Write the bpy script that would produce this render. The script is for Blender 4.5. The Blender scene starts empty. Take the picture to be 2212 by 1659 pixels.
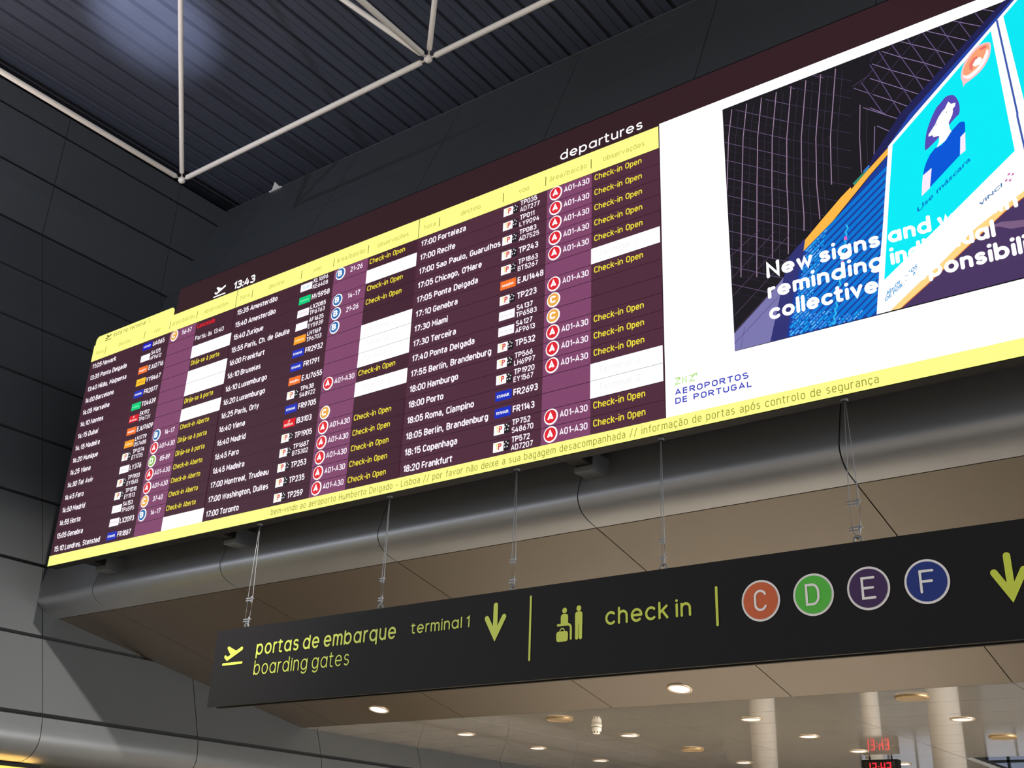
import bpy, bmesh, math, random
from mathutils import Vector, Matrix

# ---------------------------------------------------------------- scene set-up
SC = bpy.context.scene
COL = SC.collection
S = 0.6            # metres per layout unit
EYE = 1.6          # height of the viewpoint above the hall floor


def W(x, y, z):
    """layout units (origin at eye height) -> world metres"""
    return Vector((x * S, y * S, z * S + EYE))


# camera
cam_data = bpy.data.cameras.new('camera')
cam_data.sensor_width = 36.0
cam_data.lens = 2388.378 / 2212.0 * 36.0
cam_data.clip_end = 300
cam = bpy.data.objects.new('camera', cam_data)
COL.objects.link(cam)
right = (0.80770904, 0.5885389, 0.0350438)
down = (-0.21520924, 0.34964623, -0.91182921)
fwd = (-0.54889989, 0.72895094, 0.40907143)
m3 = Matrix(((right[0], -down[0], -fwd[0]), (right[1], -down[1], -fwd[1]), (right[2], -down[2], -fwd[2])))
cam.matrix_world = Matrix.Translation((0, 0, EYE)) @ m3.to_4x4()
SC.camera = cam

# colour management and world
SC.view_settings.view_transform = 'Standard'
SC.view_settings.look = 'None'
SC.view_settings.exposure = 0.0
SC.view_settings.gamma = 1.0
SC.view_settings.use_curve_mapping = False
world = bpy.data.worlds.new('world')
SC.world = world
world.use_nodes = True
world.node_tree.nodes['Background'].inputs[0].default_value = (0.80, 0.88, 1.0, 1)
world.node_tree.nodes['Background'].inputs[1].default_value = 0.035


def aim(o, target):
    o.rotation_euler = (Vector(target) - o.location).to_track_quat('-Z', 'Y').to_euler()


def area_light(name, loc, target, sx, sy, power, col):
    d = bpy.data.lights.new(name, 'AREA')
    d.shape = 'RECTANGLE'
    d.size = sx
    d.size_y = sy
    d.energy = power
    d.color = col
    o = bpy.data.objects.new(name, d)
    COL.objects.link(o)
    o.location = loc
    aim(o, target)
    return o


def spot_light(name, loc, target, power, col, angle, blend, radius):
    d = bpy.data.lights.new(name, 'SPOT')
    d.energy = power
    d.color = col
    d.spot_size = math.radians(angle)
    d.spot_blend = blend
    d.shadow_soft_size = radius
    o = bpy.data.objects.new(name, d)
    COL.objects.link(o)
    o.location = loc
    aim(o, target)
    return o


# daylight through the glazing of the hall: left of and behind the viewpoint
area_light('daylight_side_glazing', W(-24.5, -9, 7.5), W(0, -9, 6.5), 17, 4.5, 1000, (0.88, 0.92, 1.0))
area_light('far_side_fill', W(27, -2, 5), W(-18, 6, 4), 20, 5, 1800, (0.90, 0.93, 1.0))  # unseen fill added on the right to lift the shaded left wall
area_light('daylight_front_glazing', W(-4, -34, 12), W(-4, 10, 6), 40, 3.5, 100, (0.88, 0.92, 1.0))
# unseen fill spots added below the roof, so the hall floor bounces light up
for fx, fy in ((-13, -7), (-1, -7), (-13, -19), (-1, -19), (10, -8)):
    spot_light('floor_bounce_fill', W(fx, fy, 15.5), W(fx, fy, -3), 6800, (1.0, 0.92, 0.82), 84, 0.5, 0.25)
# floodlight on the opposite side, aimed across at the foot of the left wall
spot_light('wall_floodlight', W(2.0, -0.5, 16.3), W(-18, 10.6, 0.8), 18500, (1.0, 0.90, 0.81), 26, 1.0, 0.16)
# uplights that wash the roof deck
spot_light('roof_uplight', W(-14.0, 4.0, 9), W(-18.0, 10.2, 17), 4800, (0.72, 0.78, 1.0), 17, 1.0, 0.12)
spot_light('roof_uplight', W(-16, -7, 6), W(-20, 5, 16.5), 2600, (0.76, 0.82, 1.0), 70, 1.0, 0.2)
area_light('passage_fill', W(9.5, 20, 0.4), W(-18, 15, 2.0), 9, 1.8, 1500, (1.0, 0.95, 0.90))  # unseen fill added in the passage for its left wall and the soffit
# added unseen uplight: brightens the deck that the bull-nose under the board reflects
spot_light('roof_uplight', W(-6, -10, 4), W(-6, -10, 17), 14000, (0.78, 0.85, 1.0), 70, 0.8, 0.3)
# narrow lamp line tucked under the bottom edge of the left wall
lamp = area_light('fascia_lamp', W(-18.03, 4.4, 1.22), W(-18.03, 4.4, 9), 0.03, 8.0, 45, (1.0, 0.50, 0.13))
lamp.rotation_euler = (math.pi, 0, 0)
lamp.data.spread = math.radians(70)


# ---------------------------------------------------------------- materials
def lin(c):
    c = c / 255.0
    return c / 12.92 if c <= 0.04045 else ((c + 0.055) / 1.055) ** 2.4


def rgb(c):
    return (lin(c[0]), lin(c[1]), lin(c[2]), 1.0)


MATS = {}


def surface(name, col, rough=0.5, metal=0.0, noise=0.0, scale=3.0, bump=0.0, spec=0.5):
    if name in MATS:
        return MATS[name]
    m = bpy.data.materials.new(name)
    m.use_nodes = True
    nt = m.node_tree
    p = nt.nodes['Principled BSDF']
    p.inputs['Base Color'].default_value = rgb(col)
    p.inputs['Roughness'].default_value = rough
    p.inputs['Metallic'].default_value = metal
    p.inputs['Specular IOR Level'].default_value = spec
    if noise or bump:
        tc = nt.nodes.new('ShaderNodeTexCoord')
        nz = nt.nodes.new('ShaderNodeTexNoise')
        nz.inputs['Scale'].default_value = scale
        nz.inputs['Detail'].default_value = 4
        nt.links.new(tc.outputs['Object'], nz.inputs['Vector'])
        if noise:
            mx = nt.nodes.new('ShaderNodeMix')
            mx.data_type = 'RGBA'
            mx.inputs['A'].default_value = tuple(v * (1 - noise) for v in rgb(col)[:3]) + (1,)
            mx.inputs['B'].default_value = tuple(min(1, v * (1 + noise)) for v in rgb(col)[:3]) + (1,)
            nt.links.new(nz.outputs['Fac'], mx.inputs['Factor'])
            nt.links.new(mx.outputs['Result'], p.inputs['Base Color'])
        if bump:
            b = nt.nodes.new('ShaderNodeBump')
            b.inputs['Strength'].default_value = bump
            b.inputs['Distance'].default_value = 0.01
            nt.links.new(nz.outputs['Fac'], b.inputs['Height'])
            nt.links.new(b.outputs['Normal'], p.inputs['Normal'])
    MATS[name] = m
    return m


def glow(c, strength=1.0):
    """an LED / backlit colour"""
    key = 'glow_%d_%d_%d_%.2f' % (c[0], c[1], c[2], strength)
    if key in MATS:
        return MATS[key]
    m = bpy.data.materials.new(key)
    m.use_nodes = True
    p = m.node_tree.nodes['Principled BSDF']
    p.inputs['Base Color'].default_value = (0.004, 0.004, 0.004, 1)
    p.inputs['Roughness'].default_value = 0.7
    p.inputs['Specular IOR Level'].default_value = 0.1
    p.inputs['Emission Color'].default_value = rgb(c)
    p.inputs['Emission Strength'].default_value = strength
    MATS[key] = m
    return m


M_PANEL = surface('dark_metal_cladding', (88, 92, 95), 0.42, 0.40, 0.06, 1.5)
M_BULL = surface('satin_metal_cladding', (138, 140, 144), 0.48, 0.70, 0.05, 1.5)
M_SOFFIT = surface('satin_soffit_panel', (82, 73, 61), 0.40, 0.40, 0.04, 1.5)
M_GLOSS = surface('glossy_ceiling_panel', (164, 159, 151), 0.07, 0.30, 0.03, 1.5)
M_GAP = surface('black_reveal', (10, 11, 12), 0.8)
M_DECK = surface('profiled_steel_deck', (84, 88, 102), 0.5, 0.2, 0.08, 2.0)
M_TUBE = surface('white_painted_steel', (238, 232, 224), 0.45, 0.0, 0.04, 6.0)
M_FLOOR = surface('polished_stone_floor', (156, 147, 134), 0.3, 0.0, 0.12, 0.8)
M_DARK = surface('black_powder_coat', (9, 9, 10), 0.6, 0.0, 0.1, 20, 0.0, 0.2)
M_BRACKET = surface('dark_grey_steel', (96, 99, 102), 0.45, 0.3)
M_SIGN = surface('black_sign_face', (24, 23, 24), 0.7, 0.0, 0.05, 12, 0.0, 0.25)
M_LIME = surface('lime_vinyl', (206, 220, 76), 0.5)
M_WHITE = surface('white_vinyl', (240, 238, 236), 0.5)
M_STEEL = surface('galvanised_steel', (128, 131, 134), 0.45, 0.6)
M_TRIM = surface('lamp_trim_metal', (176, 160, 138), 0.35, 0.5)
M_PLASTIC = surface('ivory_plastic', (225, 220, 208), 0.45)


# ---------------------------------------------------------------- mesh helpers
def link(name, verts, faces, mats, parent=None, idx=None, smooth=False, root=None):
    """one mesh object; verts are world metres"""
    off = Vector((0, 0, 0)) if root is None else root
    me = bpy.data.meshes.new(name)
    me.from_pydata([tuple(Vector(v) - off) for v in verts], [], faces)
    if not isinstance(mats, (list, tuple)):
        mats = [mats]
    for m in mats:
        me.materials.append(m)
    if idx:
        me.polygons.foreach_set('material_index', idx)
    if smooth:
        me.polygons.foreach_set('use_smooth', [True] * len(me.polygons))
    me.update()
    o = bpy.data.objects.new(name, me)
    COL.objects.link(o)
    if parent is not None:
        o.parent = parent
    elif root is not None:
        o.location = root
    return o


class MB:
    """collects polygons of one part"""

    def __init__(self):
        self.v, self.f, self.i = [], [], []

    def poly(self, pts, mi=0):
        n = len(self.v)
        self.v += [Vector(p) for p in pts]
        self.f.append(tuple(range(n, n + len(pts))))
        self.i.append(mi)

    def raw(self, vs, fs, mi=0):
        n = len(self.v)
        self.v += [Vector(p) for p in vs]
        self.f += [tuple(a + n for a in f) for f in fs]
        self.i += [mi] * len(fs)

    def box(self, lo, hi, mi=0):
        x0, y0, z0 = lo
        x1, y1, z1 = hi
        vs = [(x0, y0, z0), (x1, y0, z0), (x1, y1, z0), (x0, y1, z0), (x0, y0, z1), (x1, y0, z1), (x1, y1, z1), (x0, y1, z1)]
        self.raw(vs, [(0, 3, 2, 1), (4, 5, 6, 7), (0, 1, 5, 4), (1, 2, 6, 5), (2, 3, 7, 6), (3, 0, 4, 7)], mi)

    def tube(self, pts, radii, n=14, mi=0, caps=True):
        """swept round bar through pts with a radius at each"""
        pts = [Vector(p) for p in pts]
        rings = []
        for k, p in enumerate(pts):
            a = pts[max(0, k - 1)]
            b = pts[min(len(pts) - 1, k + 1)]
            d = (b - a).normalized()
            q = d.to_track_quat('Z', 'Y')
            r = radii[k] if isinstance(radii, (list, tuple)) else radii
            rings.append([p + q @ Vector((r * math.cos(2 * math.pi * j / n), r * math.sin(2 * math.pi * j / n), 0)) for j in range(n)])
        vs = [v for r in rings for v in r]
        fs = []
        for k in range(len(rings) - 1):
            for j in range(n):
                fs.append((k * n + j, k * n + (j + 1) % n, (k + 1) * n + (j + 1) % n, (k + 1) * n + j))
        if caps:
            fs.append(tuple(reversed(range(n))))
            fs.append(tuple(range((len(rings) - 1) * n, len(rings) * n)))
        self.raw(vs, fs, mi)

    def lathe(self, c, prof, n=28, mi=0):
        """rings (radius, dz) around a vertical axis at c"""
        c = Vector(c)
        vs, fs = [], []
        for r, dz in prof:
            for j in range(n):
                a = 2 * math.pi * j / n
                vs.append(c + Vector((r * math.cos(a), r * math.sin(a), dz)))
        for k in range(len(prof) - 1):
            for j in range(n):
                fs.append((k * n + j, k * n + (j + 1) % n, (k + 1) * n + (j + 1) % n, (k + 1) * n + j))
        fs.append(tuple(range((len(prof) - 1) * n, len(prof) * n)))
        self.raw(vs, fs, mi)

    def ball(self, c, r, mi=0, n=18):
        prof = [(r * math.sin(math.pi * k / 10), -r * math.cos(math.pi * k / 10)) for k in range(1, 10)]
        self.lathe(c, [(0.001, -r)] + prof + [(0.001, r)], n, mi)

    def build(self, name, mats, parent=None, root=None, smooth=False):
        return link(name, self.v, self.f, mats, parent, self.i, smooth, root)


def thing(name, label, cat, loc, group=None):
    o = bpy.data.objects.new(name, None)
    COL.objects.link(o)
    o.empty_display_size = 0.1
    o.location = loc
    o['label'] = label
    o['category'] = cat
    if group:
        o['group'] = group
    return o


def dup(o, shift, label=None, parent=None):
    """a copy of a thing with copies of its parts and sub-parts"""
    c = o.copy()
    COL.objects.link(c)
    if parent is None:
        c.location = o.location + Vector(shift)
        if label:
            c['label'] = label
    else:
        c.parent = parent
    for ch in o.children:
        dup(ch, (0, 0, 0), None, c)
    return c


def structure(o):
    o['kind'] = 'structure'
    return o


# ---------------------------------------------------------------- lettering
FLAT = {}


def flat_text(body, bold=0.0):
    """outline lettering as flat polygons: (verts2d, faces), cap height 1"""
    key = (body, bold)
    if key in FLAT:
        return FLAT[key]
    cu = bpy.data.curves.new('lettering', 'FONT')
    cu.body = body
    cu.size = 1.0
    cu.offset = bold
    cu.resolution_u = 3
    ob = bpy.data.objects.new('lettering', cu)
    COL.objects.link(ob)
    dg = bpy.context.evaluated_depsgraph_get()
    dg.update()
    me = bpy.data.meshes.new_from_object(ob.evaluated_get(dg))
    vs = [(v.co.x, v.co.y) for v in me.vertices]
    fs = [tuple(p.vertices) for p in me.polygons]
    bpy.data.objects.remove(ob)
    bpy.data.curves.remove(cu)
    bpy.data.meshes.remove(me)
    k = 1.0 / CAP if CAP else 1.0
    out = ([(x * k, y * k) for x, y in vs], fs)
    FLAT[key] = out
    return out


CAP = None
_v, _f = flat_text('H')
CAP = max(y for x, y in _v) - min(y for x, y in _v)
FLAT.clear()


def text_extent(body, bold=0.0):
    v, f = flat_text(body, bold)
    return min(x for x, y in v), max(x for x, y in v)


def place_text(mb, fn, body, x, z, cap, width=None, xs=1.0, bold=0.0, align='L', mi=0, shear=0.0):
    """lay lettering on a panel: fn(x, z) gives the world point; width (if given) is the total width"""
    v, f = flat_text(body, bold)
    x0 = min(p[0] for p in v)
    x1 = max(p[0] for p in v)
    sx = cap * xs if width is None else width / (x1 - x0)
    w = (x1 - x0) * sx
    ox = x if align == 'L' else (x - w / 2 if align == 'C' else x - w)
    mb.raw([fn(ox + (p[0] - x0) * sx + shear * p[1] * cap, z + p[1] * cap) for p in v], f, mi)
    return ox + w


def arc(cx, cy, rx, ry, a0, a1, n=14):
    return [(cx + rx * math.cos(math.radians(a0 + (a1 - a0) * k / n)), cy + ry * math.sin(math.radians(a0 + (a1 - a0) * k / n))) for k in range(n + 1)]


# rounded single-stroke alphabet (x-height 1): name -> (advance, strokes)
DN = -0.36


def alphabet(UP):
    O = arc(.45, .5, .45, .5, 90, 450, 28)
    A = {}
    A['a'] = (.95, [O, [(.9, 1), (.9, 0)]])
    A['b'] = (.95, [[(0, UP), (0, 0)], O])
    A['c'] = (.80, [arc(.45, .5, .45, .5, 48, 312, 20)])
    A['d'] = (.95, [O, [(.9, UP), (.9, 0)]])
    A['e'] = (.92, [[(.03, .5), (.88, .5)], arc(.45, .5, .45, .5, 0, 312, 22)])
    A['g'] = (.95, [O, [(.9, 1), (.9, 0)] + arc(.47, -.0, .43, .37, 0, -140, 12)])
    A['h'] = (.80, [[(0, UP), (0, 0)], [(0, .5)] + arc(.37, .6, .37, .4, 180, 0, 14) + [(.74, 0)]])
    A['i'] = (.0, [[(0, 1), (0, 0)], 'dot'])
    A['k'] = (.72, [[(0, UP), (0, 0)], [(.66, 1), (.02, .45)], [(.25, .62), (.70, 0)]])
    A['l'] = (.0, [[(0, UP), (0, 0)]])
    A['m'] = (1.20, [[(0, 1), (0, 0)], [(0, .5)] + arc(.3, .66, .3, .34, 180, 0, 12) + [(.6, 0)], [(.6, .5)] + arc(.9, .66, .3, .34, 180, 0, 12) + [(1.2, 0)]])
    A['n'] = (.76, [[(0, 1), (0, 0)], [(0, .5)] + arc(.37, .6, .37, .4, 180, 0, 14) + [(.74, 0)]])
    A['o'] = (.92, [O])
    A['p'] = (.95, [[(0, 1), (0, DN)], O])
    A['q'] = (.95, [O, [(.9, 1), (.9, DN)]])
    A['r'] = (.40, [[(0, 1), (0, 0)], [(0, .45)] + arc(.36, .62, .36, .38, 180, 82, 8)])
    A['s'] = (.68, [arc(.34, .755, .30, .245, 38, 250, 12) + arc(.34, .26, .32, .26, 85, -145, 12)])
    A['t'] = (.48, [[(.12, UP * .95), (.12, .22)] + arc(.34, .22, .22, .22, 180, 275, 7) + [(.44, .0)], [(-.08, 1), (.44, 1)]])
    A['u'] = (.76, [[(0, 1), (0, .4)] + arc(.37, .4, .37, .4, 180, 360, 14) + [(.74, 1)], [(.74, .4), (.74, 0)]])
    A['v'] = (.78, [[(0, 1), (.39, 0), (.78, 1)]])
    A['w'] = (1.16, [[(0, 1), (.29, 0), (.58, .95), (.87, 0), (1.16, 1)]])
    A['y'] = (.78, [[(0, 1), (.41, 0)], [(.80, 1), (.28, DN)]])
    A['N'] = (.95, [[(0, 0), (0, UP), (.95, 0), (.95, UP)]])
    A['1'] = (.30, [[(0, UP - .2), (.28, UP), (.28, 0)]])
    A[' '] = (.42, [])
    return A


ALPHA = alphabet(1.36)


STEP = [0]


def lifted(fn):
    """overlapping flat shapes each sit a fraction of a millimetre further out"""
    STEP[0] = (STEP[0] + 1) % 8
    d = Vector((0, -0.00015 * STEP[0], 0))
    return lambda x, z: fn(x, z) + d


def ribbon(mb, fn, pts, w, mi=0, cap=True):
    """a flat line of width w with round ends, on the panel fn"""
    if len(pts) < 2:
        return
    fn = lifted(fn)
    P = [Vector((p[0], p[1])) for p in pts]
    closed = (P[0] - P[-1]).length < 1e-6 and len(P) > 3
    h = w / 2
    if closed:
        P = P[:-1]
    n = len(P)
    L, R = [], []
    for k in range(n):
        if closed:
            a, b = P[k - 1], P[(k + 1) % n]
            d0, d1 = (P[k] - a), (b - P[k])
        else:
            d0 = P[k] - P[k - 1] if k > 0 else P[1] - P[0]
            d1 = P[k + 1] - P[k] if k < n - 1 else P[-1] - P[-2]
        if d0.length < 1e-9:
            d0 = Vector((1, 0))
        if d1.length < 1e-9:
            d1 = d0
        n0 = Vector((-d0.y, d0.x)).normalized()
        n1 = Vector((-d1.y, d1.x)).normalized()
        nn = (n0 + n1)
        if nn.length < 1e-6:
            nn = n0
        nn.normalize()
        s = h / max(0.5, nn.dot(n1))
        L.append(P[k] + nn * s)
        R.append(P[k] - nn * s)
    cnt = n if closed else n - 1
    for k in range(cnt):
        j = (k + 1) % n
        mb.poly([fn(*R[k]), fn(*R[j]), fn(*L[j]), fn(*L[k])], mi)
    if cap and not closed:
        for p, q in ((P[0], P[1]), (P[-1], P[-2])):
            d = p - q
            a0 = math.atan2(d.y, d.x)
            mb.poly([fn(p.x + h * math.cos(a0 + t), p.y + h * math.sin(a0 + t)) for t in [math.pi * (k / 8 - .5) for k in range(9)]], mi)


def stroke_width(body, xh, wt, xs, gap):
    t = 0
    for ch in body:
        t += ALPHA[ch][0] * xs + (gap if ch != ' ' else 0)
    return t - gap


def stroke_text(mb, fn, body, x0, x1, base, xh, wt, gap=.42, mi=0, up=1.36):
    """rounded lettering from x0 to x1 on a base line; xh = outer x-height, wt = stroke width"""
    h = xh - wt
    n = stroke_width(body, 1, wt, 1.0, gap)
    k = (x1 - x0 - wt) / n
    x = x0 + wt / 2
    alpha = alphabet(up)
    for ch in body:
        adv, st = alpha[ch]
        for s in st:
            if s == 'dot':
                ellipse(mb, fn, x, base + wt / 2 + h + wt * 1.5, wt * .56, wt * .56, 14, mi)
                continue
            ribbon(mb, fn, [(x + p[0] * k, base + wt / 2 + p[1] * h) for p in s], wt, mi)
        x += k * (adv + (gap if ch != ' ' else 0))


def ellipse(mb, fn, cx, cz, rx, rz, n=40, mi=0, a0=0.0):
    fn = lifted(fn)
    mb.poly([fn(cx + rx * math.cos(2 * math.pi * k / n + a0), cz + rz * math.sin(2 * math.pi * k / n + a0)) for k in range(n)], mi)


def rect(mb, fn, x0, z0, x1, z1, mi=0):
    mb.poly([fn(x0, z0), fn(x1, z0), fn(x1, z1), fn(x0, z1)], mi)


def rounded(mb, fn, x0, z0, x1, z1, r, mi=0, corners='1111'):
    fn = lifted(fn)
    pts = []
    for (cx, cz, a, c) in ((x1 - r, z1 - r, 0, corners[0]), (x0 + r, z1 - r, 90, corners[1]), (x0 + r, z0 + r, 180, corners[2]), (x1 - r, z0 + r, 270, corners[3])):
        if c == '1':
            pts += arc(cx, cz, r, r, a, a + 90, 6)
        else:
            pts.append((cx + r * (1 if a in (0, 270) else -1), cz + r * (1 if a in (0, 90) else -1)))
    mb.poly([fn(*p) for p in pts], mi)


def bigpoly(mb, fn, pts, mi=0):
    """a flat outline that may be concave, filled by ear cutting"""
    fn = lifted(fn)
    from mathutils.geometry import tessellate_polygon
    tri = tessellate_polygon([[Vector((p[0], p[1], 0)) for p in pts]])
    mb.raw([fn(*p) for p in pts], [tuple(t) for t in tri], mi)


def din_alphabet():
    """narrow industrial lettering, cap height 1: name -> (width, strokes)"""
    X = .72
    D = {}

    def rr(x0, y0, x1, y1, r, q=None):
        q = q or r
        p = arc(x1 - r, y1 - q, r, q, 90, 0, 5) + arc(x1 - r, y0 + q, r, q, 0, -90, 5) + arc(x0 + r, y0 + q, r, q, -90, -180, 5) + arc(x0 + r, y1 - q, r, q, 180, 90, 5)
        return p + [p[0]]

    D['0'] = (.50, [rr(0, 0, .50, 1, .25, .27)])
    D['1'] = (.24, [[(0, .76), (.24, 1), (.24, 0)]])
    D['2'] = (.50, [arc(.25, .74, .25, .26, 172, -28, 10) + [(.02, 0), (.52, 0)]])
    D['3'] = (.50, [arc(.24, .755, .23, .245, 158, -80, 9) + [(.16, .52)], [(.16, .52), (.26, .52)] + arc(.25, .26, .26, .26, 80, -162, 10)])
    D['4'] = (.54, [[(.26, 1), (0, .24), (.54, .24)], [(.39, .56), (.39, 0)]])
    D['5'] = (.50, [[(.46, 1), (.06, 1), (.04, .5)] + arc(.25, .32, .26, .32, 128, -155, 11)])
    D['6'] = (.52, [arc(.26, .30, .26, .30, 90, 450, 18), [(.36, 1), (.03, .40)]])
    D['7'] = (.48, [[(0, 1), (.48, 1), (.15, 0)]])
    D['8'] = (.52, [arc(.26, .765, .22, .235, 90, 450, 16), arc(.26, .27, .26, .27, 90, 450, 16)])
    D['9'] = (.52, [arc(.26, .70, .26, .30, 90, 450, 18), [(.16, 0), (.49, .60)]])
    dot = lambda x, y: [(x, y - .02), (x, y + .02)]
    D[':'] = (.02, [dot(.01, .05), dot(.01, .58)])
    D['.'] = (.02, [dot(.01, .0)])
    D[','] = (.06, [[(.06, .05), (0, -.16)]])
    D["'"] = (.02, [[(.01, 1), (.01, .78)]])
    D['-'] = (.26, [[(-.02, .40), (.28, .40)]])
    D['/'] = (.36, [[(0, -.08), (.36, 1.02)]])
    D[' '] = (.16, [])
    D['A'] = (.58, [[(0, 0), (.29, 1), (.58, 0)], [(.10, .27), (.48, .27)]])
    D['B'] = (.53, [[(0, 0), (0, 1), (.27, 1)] + arc(.27, .76, .21, .24, 90, -90, 7) + [(0, .52)], [(.27, .52)] + arc(.27, .26, .25, .26, 90, -90, 7) + [(0, 0)]])
    D['C'] = (.50, [arc(.26, .73, .26, .27, 18, 180, 8) + arc(.26, .27, .26, .27, 180, 342, 8)])
    D['D'] = (.53, [[(0, 0), (0, 1), (.26, 1)] + arc(.26, .73, .27, .27, 90, 0, 6) + arc(.26, .27, .27, .27, 0, -90, 6) + [(0, 0)]])
    D['E'] = (.45, [[(.46, 1), (0, 1), (0, 0), (.46, 0)], [(0, .51), (.40, .51)]])
    D['F'] = (.44, [[(.45, 1), (0, 1), (0, 0)], [(0, .50), (.39, .50)]])
    D['G'] = (.52, [arc(.26, .73, .26, .27, 18, 180, 8) + arc(.26, .27, .26, .27, 180, 360, 8) + [(.52, .47), (.27, .47)]])
    D['H'] = (.53, [[(0, 0), (0, 1)], [(.53, 0), (.53, 1)], [(0, .51), (.53, .51)]])
    D['I'] = (.0, [[(0, 0), (0, 1)]])
    D['J'] = (.40, [[(.40, 1), (.40, .25)] + arc(.19, .23, .21, .23, 0, -150, 7)])
    D['K'] = (.54, [[(0, 0), (0, 1)], [(.52, 1), (0, .38)], [(.18, .58), (.54, 0)]])
    D['L'] = (.43, [[(0, 1), (0, 0), (.44, 0)]])
    D['M'] = (.66, [[(0, 0), (0, 1), (.33, .36), (.66, 1), (.66, 0)]])
    D['N'] = (.55, [[(0, 0), (0, 1), (.55, 0), (.55, 1)]])
    D['O'] = (.53, [rr(0, 0, .53, 1, .26, .28)])
    D['P'] = (.52, [[(0, 0), (0, 1), (.26, 1)] + arc(.26, .73, .26, .27, 90, -90, 8) + [(0, .46)]])
    D['R'] = (.53, [[(0, 0), (0, 1), (.27, 1)] + arc(.27, .74, .25, .26, 90, -90, 8) + [(0, .48)], [(.26, .46), (.53, 0)]])
    D['S'] = (.51, [arc(.25, .755, .25, .245, 32, 252, 9) + arc(.26, .255, .26, .255, 78, -152, 9)])
    D['T'] = (.50, [[(0, 1), (.50, 1)], [(.25, 1), (.25, 0)]])
    D['U'] = (.53, [[(0, 1), (0, .26)] + arc(.265, .26, .265, .26, 180, 360, 10) + [(.53, 1)]])
    D['V'] = (.56, [[(0, 1), (.28, 0), (.56, 1)]])
    D['W'] = (.84, [[(0, 1), (.20, 0), (.42, .92), (.64, 0), (.84, 1)]])
    D['X'] = (.54, [[(0, 0), (.54, 1)], [(0, 1), (.54, 0)]])
    D['Y'] = (.55, [[(0, 1), (.275, .43), (.55, 1)], [(.275, .43), (.275, 0)]])
    D['Z'] = (.48, [[(0, 1), (.48, 1), (0, 0), (.50, 0)]])
    bowl = rr(0, 0, .44, X, .22, .25)
    D['a'] = (.42, [arc(.21, X - .22, .20, .22, 150, 0, 8) + [(.41, 0)], [(.41, .42), (.19, .42)] + arc(.18, .21, .18, .21, 90, 270, 7) + [(.24, 0), (.41, .10)]])
    D['b'] = (.44, [[(0, 1), (0, 0)], bowl])
    D['c'] = (.40, [arc(.22, X - .24, .22, .24, 20, 180, 7) + arc(.22, .24, .22, .24, 180, 340, 7)])
    D['d'] = (.44, [[(.44, 1), (.44, 0)], bowl])
    D['e'] = (.44, [[(.01, .36), (.44, .36), (.44, X - .24)] + arc(.22, X - .24, .22, .24, 0, 180, 8) + arc(.22, .24, .22, .24, 180, 330, 7)])
    D['f'] = (.26, [[(.30, 1)] + arc(.27, .84, .15, .16, 90, 180, 4) + [(.12, 0)], [(-.04, X), (.28, X)]])
    D['g'] = (.44, [bowl, [(.44, X), (.44, -.08)] + arc(.24, -.08, .20, .18, 0, -140, 7)])
    D['h'] = (.44, [[(0, 1), (0, 0)], [(0, .46)] + arc(.22, X - .22, .22, .22, 180, 0, 9) + [(.44, 0)]])
    D['i'] = (.0, [[(0, X - .03), (0, 0)], dot(0, 1.03)])
    D['j'] = (.0, [[(0, X), (0, -.12)] + arc(-.12, -.12, .12, .13, 0, -90, 4), dot(0, 1.03)])
    D['k'] = (.42, [[(0, 1), (0, 0)], [(.40, X), (.0, .27)], [(.14, .42), (.44, 0)]])
    D['l'] = (.10, [[(0, 1), (0, .12)] + arc(.12, .12, .12, .12, 180, 270, 4)])
    D['m'] = (.72, [[(0, X), (0, 0)], [(0, .5)] + arc(.18, X - .18, .18, .18, 180, 0, 7) + [(.36, 0)], [(.36, .5)] + arc(.54, X - .18, .18, .18, 180, 0, 7) + [(.72, 0)]])
    D['n'] = (.44, [[(0, X), (0, 0)], [(0, .46)] + arc(.22, X - .22, .22, .22, 180, 0, 9) + [(.44, 0)]])
    D['o'] = (.44, [bowl])
    D['p'] = (.44, [[(0, X), (0, -.26)], bowl])
    D['q'] = (.44, [[(.44, X), (.44, -.26)], bowl])
    D['r'] = (.28, [[(0, X), (0, 0)], [(0, .44)] + arc(.24, X - .24, .24, .24, 180, 75, 6)])
    D['s'] = (.38, [arc(.19, X - .175, .18, .175, 35, 250, 8) + arc(.19, .185, .19, .185, 80, -150, 8)])
    D['t'] = (.28, [[(.10, .95), (.10, .14)] + arc(.24, .14, .14, .14, 180, 280, 4), [(-.06, X), (.28, X)]])
    D['u'] = (.44, [[(0, X), (0, .22)] + arc(.22, .22, .22, .22, 180, 360, 9) + [(.44, X)], [(.44, .3), (.44, 0)]])
    D['v'] = (.44, [[(0, X), (.22, 0), (.44, X)]])
    D['w'] = (.68, [[(0, X), (.16, 0), (.34, X - .04), (.52, 0), (.68, X)]])
    D['x'] = (.42, [[(0, 0), (.42, X)], [(0, X), (.42, 0)]])
    D['y'] = (.44, [[(0, X), (.23, .02)], [(.44, X), (.16, -.26)]])
    D['z'] = (.38, [[(0, X), (.38, X), (0, 0), (.40, 0)]])
    til = lambda x: [(x - .17, .88), (x - .08, .95), (x + .08, .88), (x + .17, .95)]
    D['ã'] = (D['a'][0], D['a'][1] + [til(.21)])
    D['õ'] = (D['o'][0], D['o'][1] + [til(.22)])
    D['á'] = (D['a'][0], D['a'][1] + [[(.17, .86), (.29, 1.0)]])
    D['à'] = (D['a'][0], D['a'][1] + [[(.25, .86), (.13, 1.0)]])
    D['ó'] = (D['o'][0], D['o'][1] + [[(.18, .86), (.30, 1.0)]])
    D['ç'] = (D['c'][0], D['c'][1] + [[(.22, 0), (.26, -.12), (.16, -.2)]])
    return D


DIN = din_alphabet()


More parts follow.
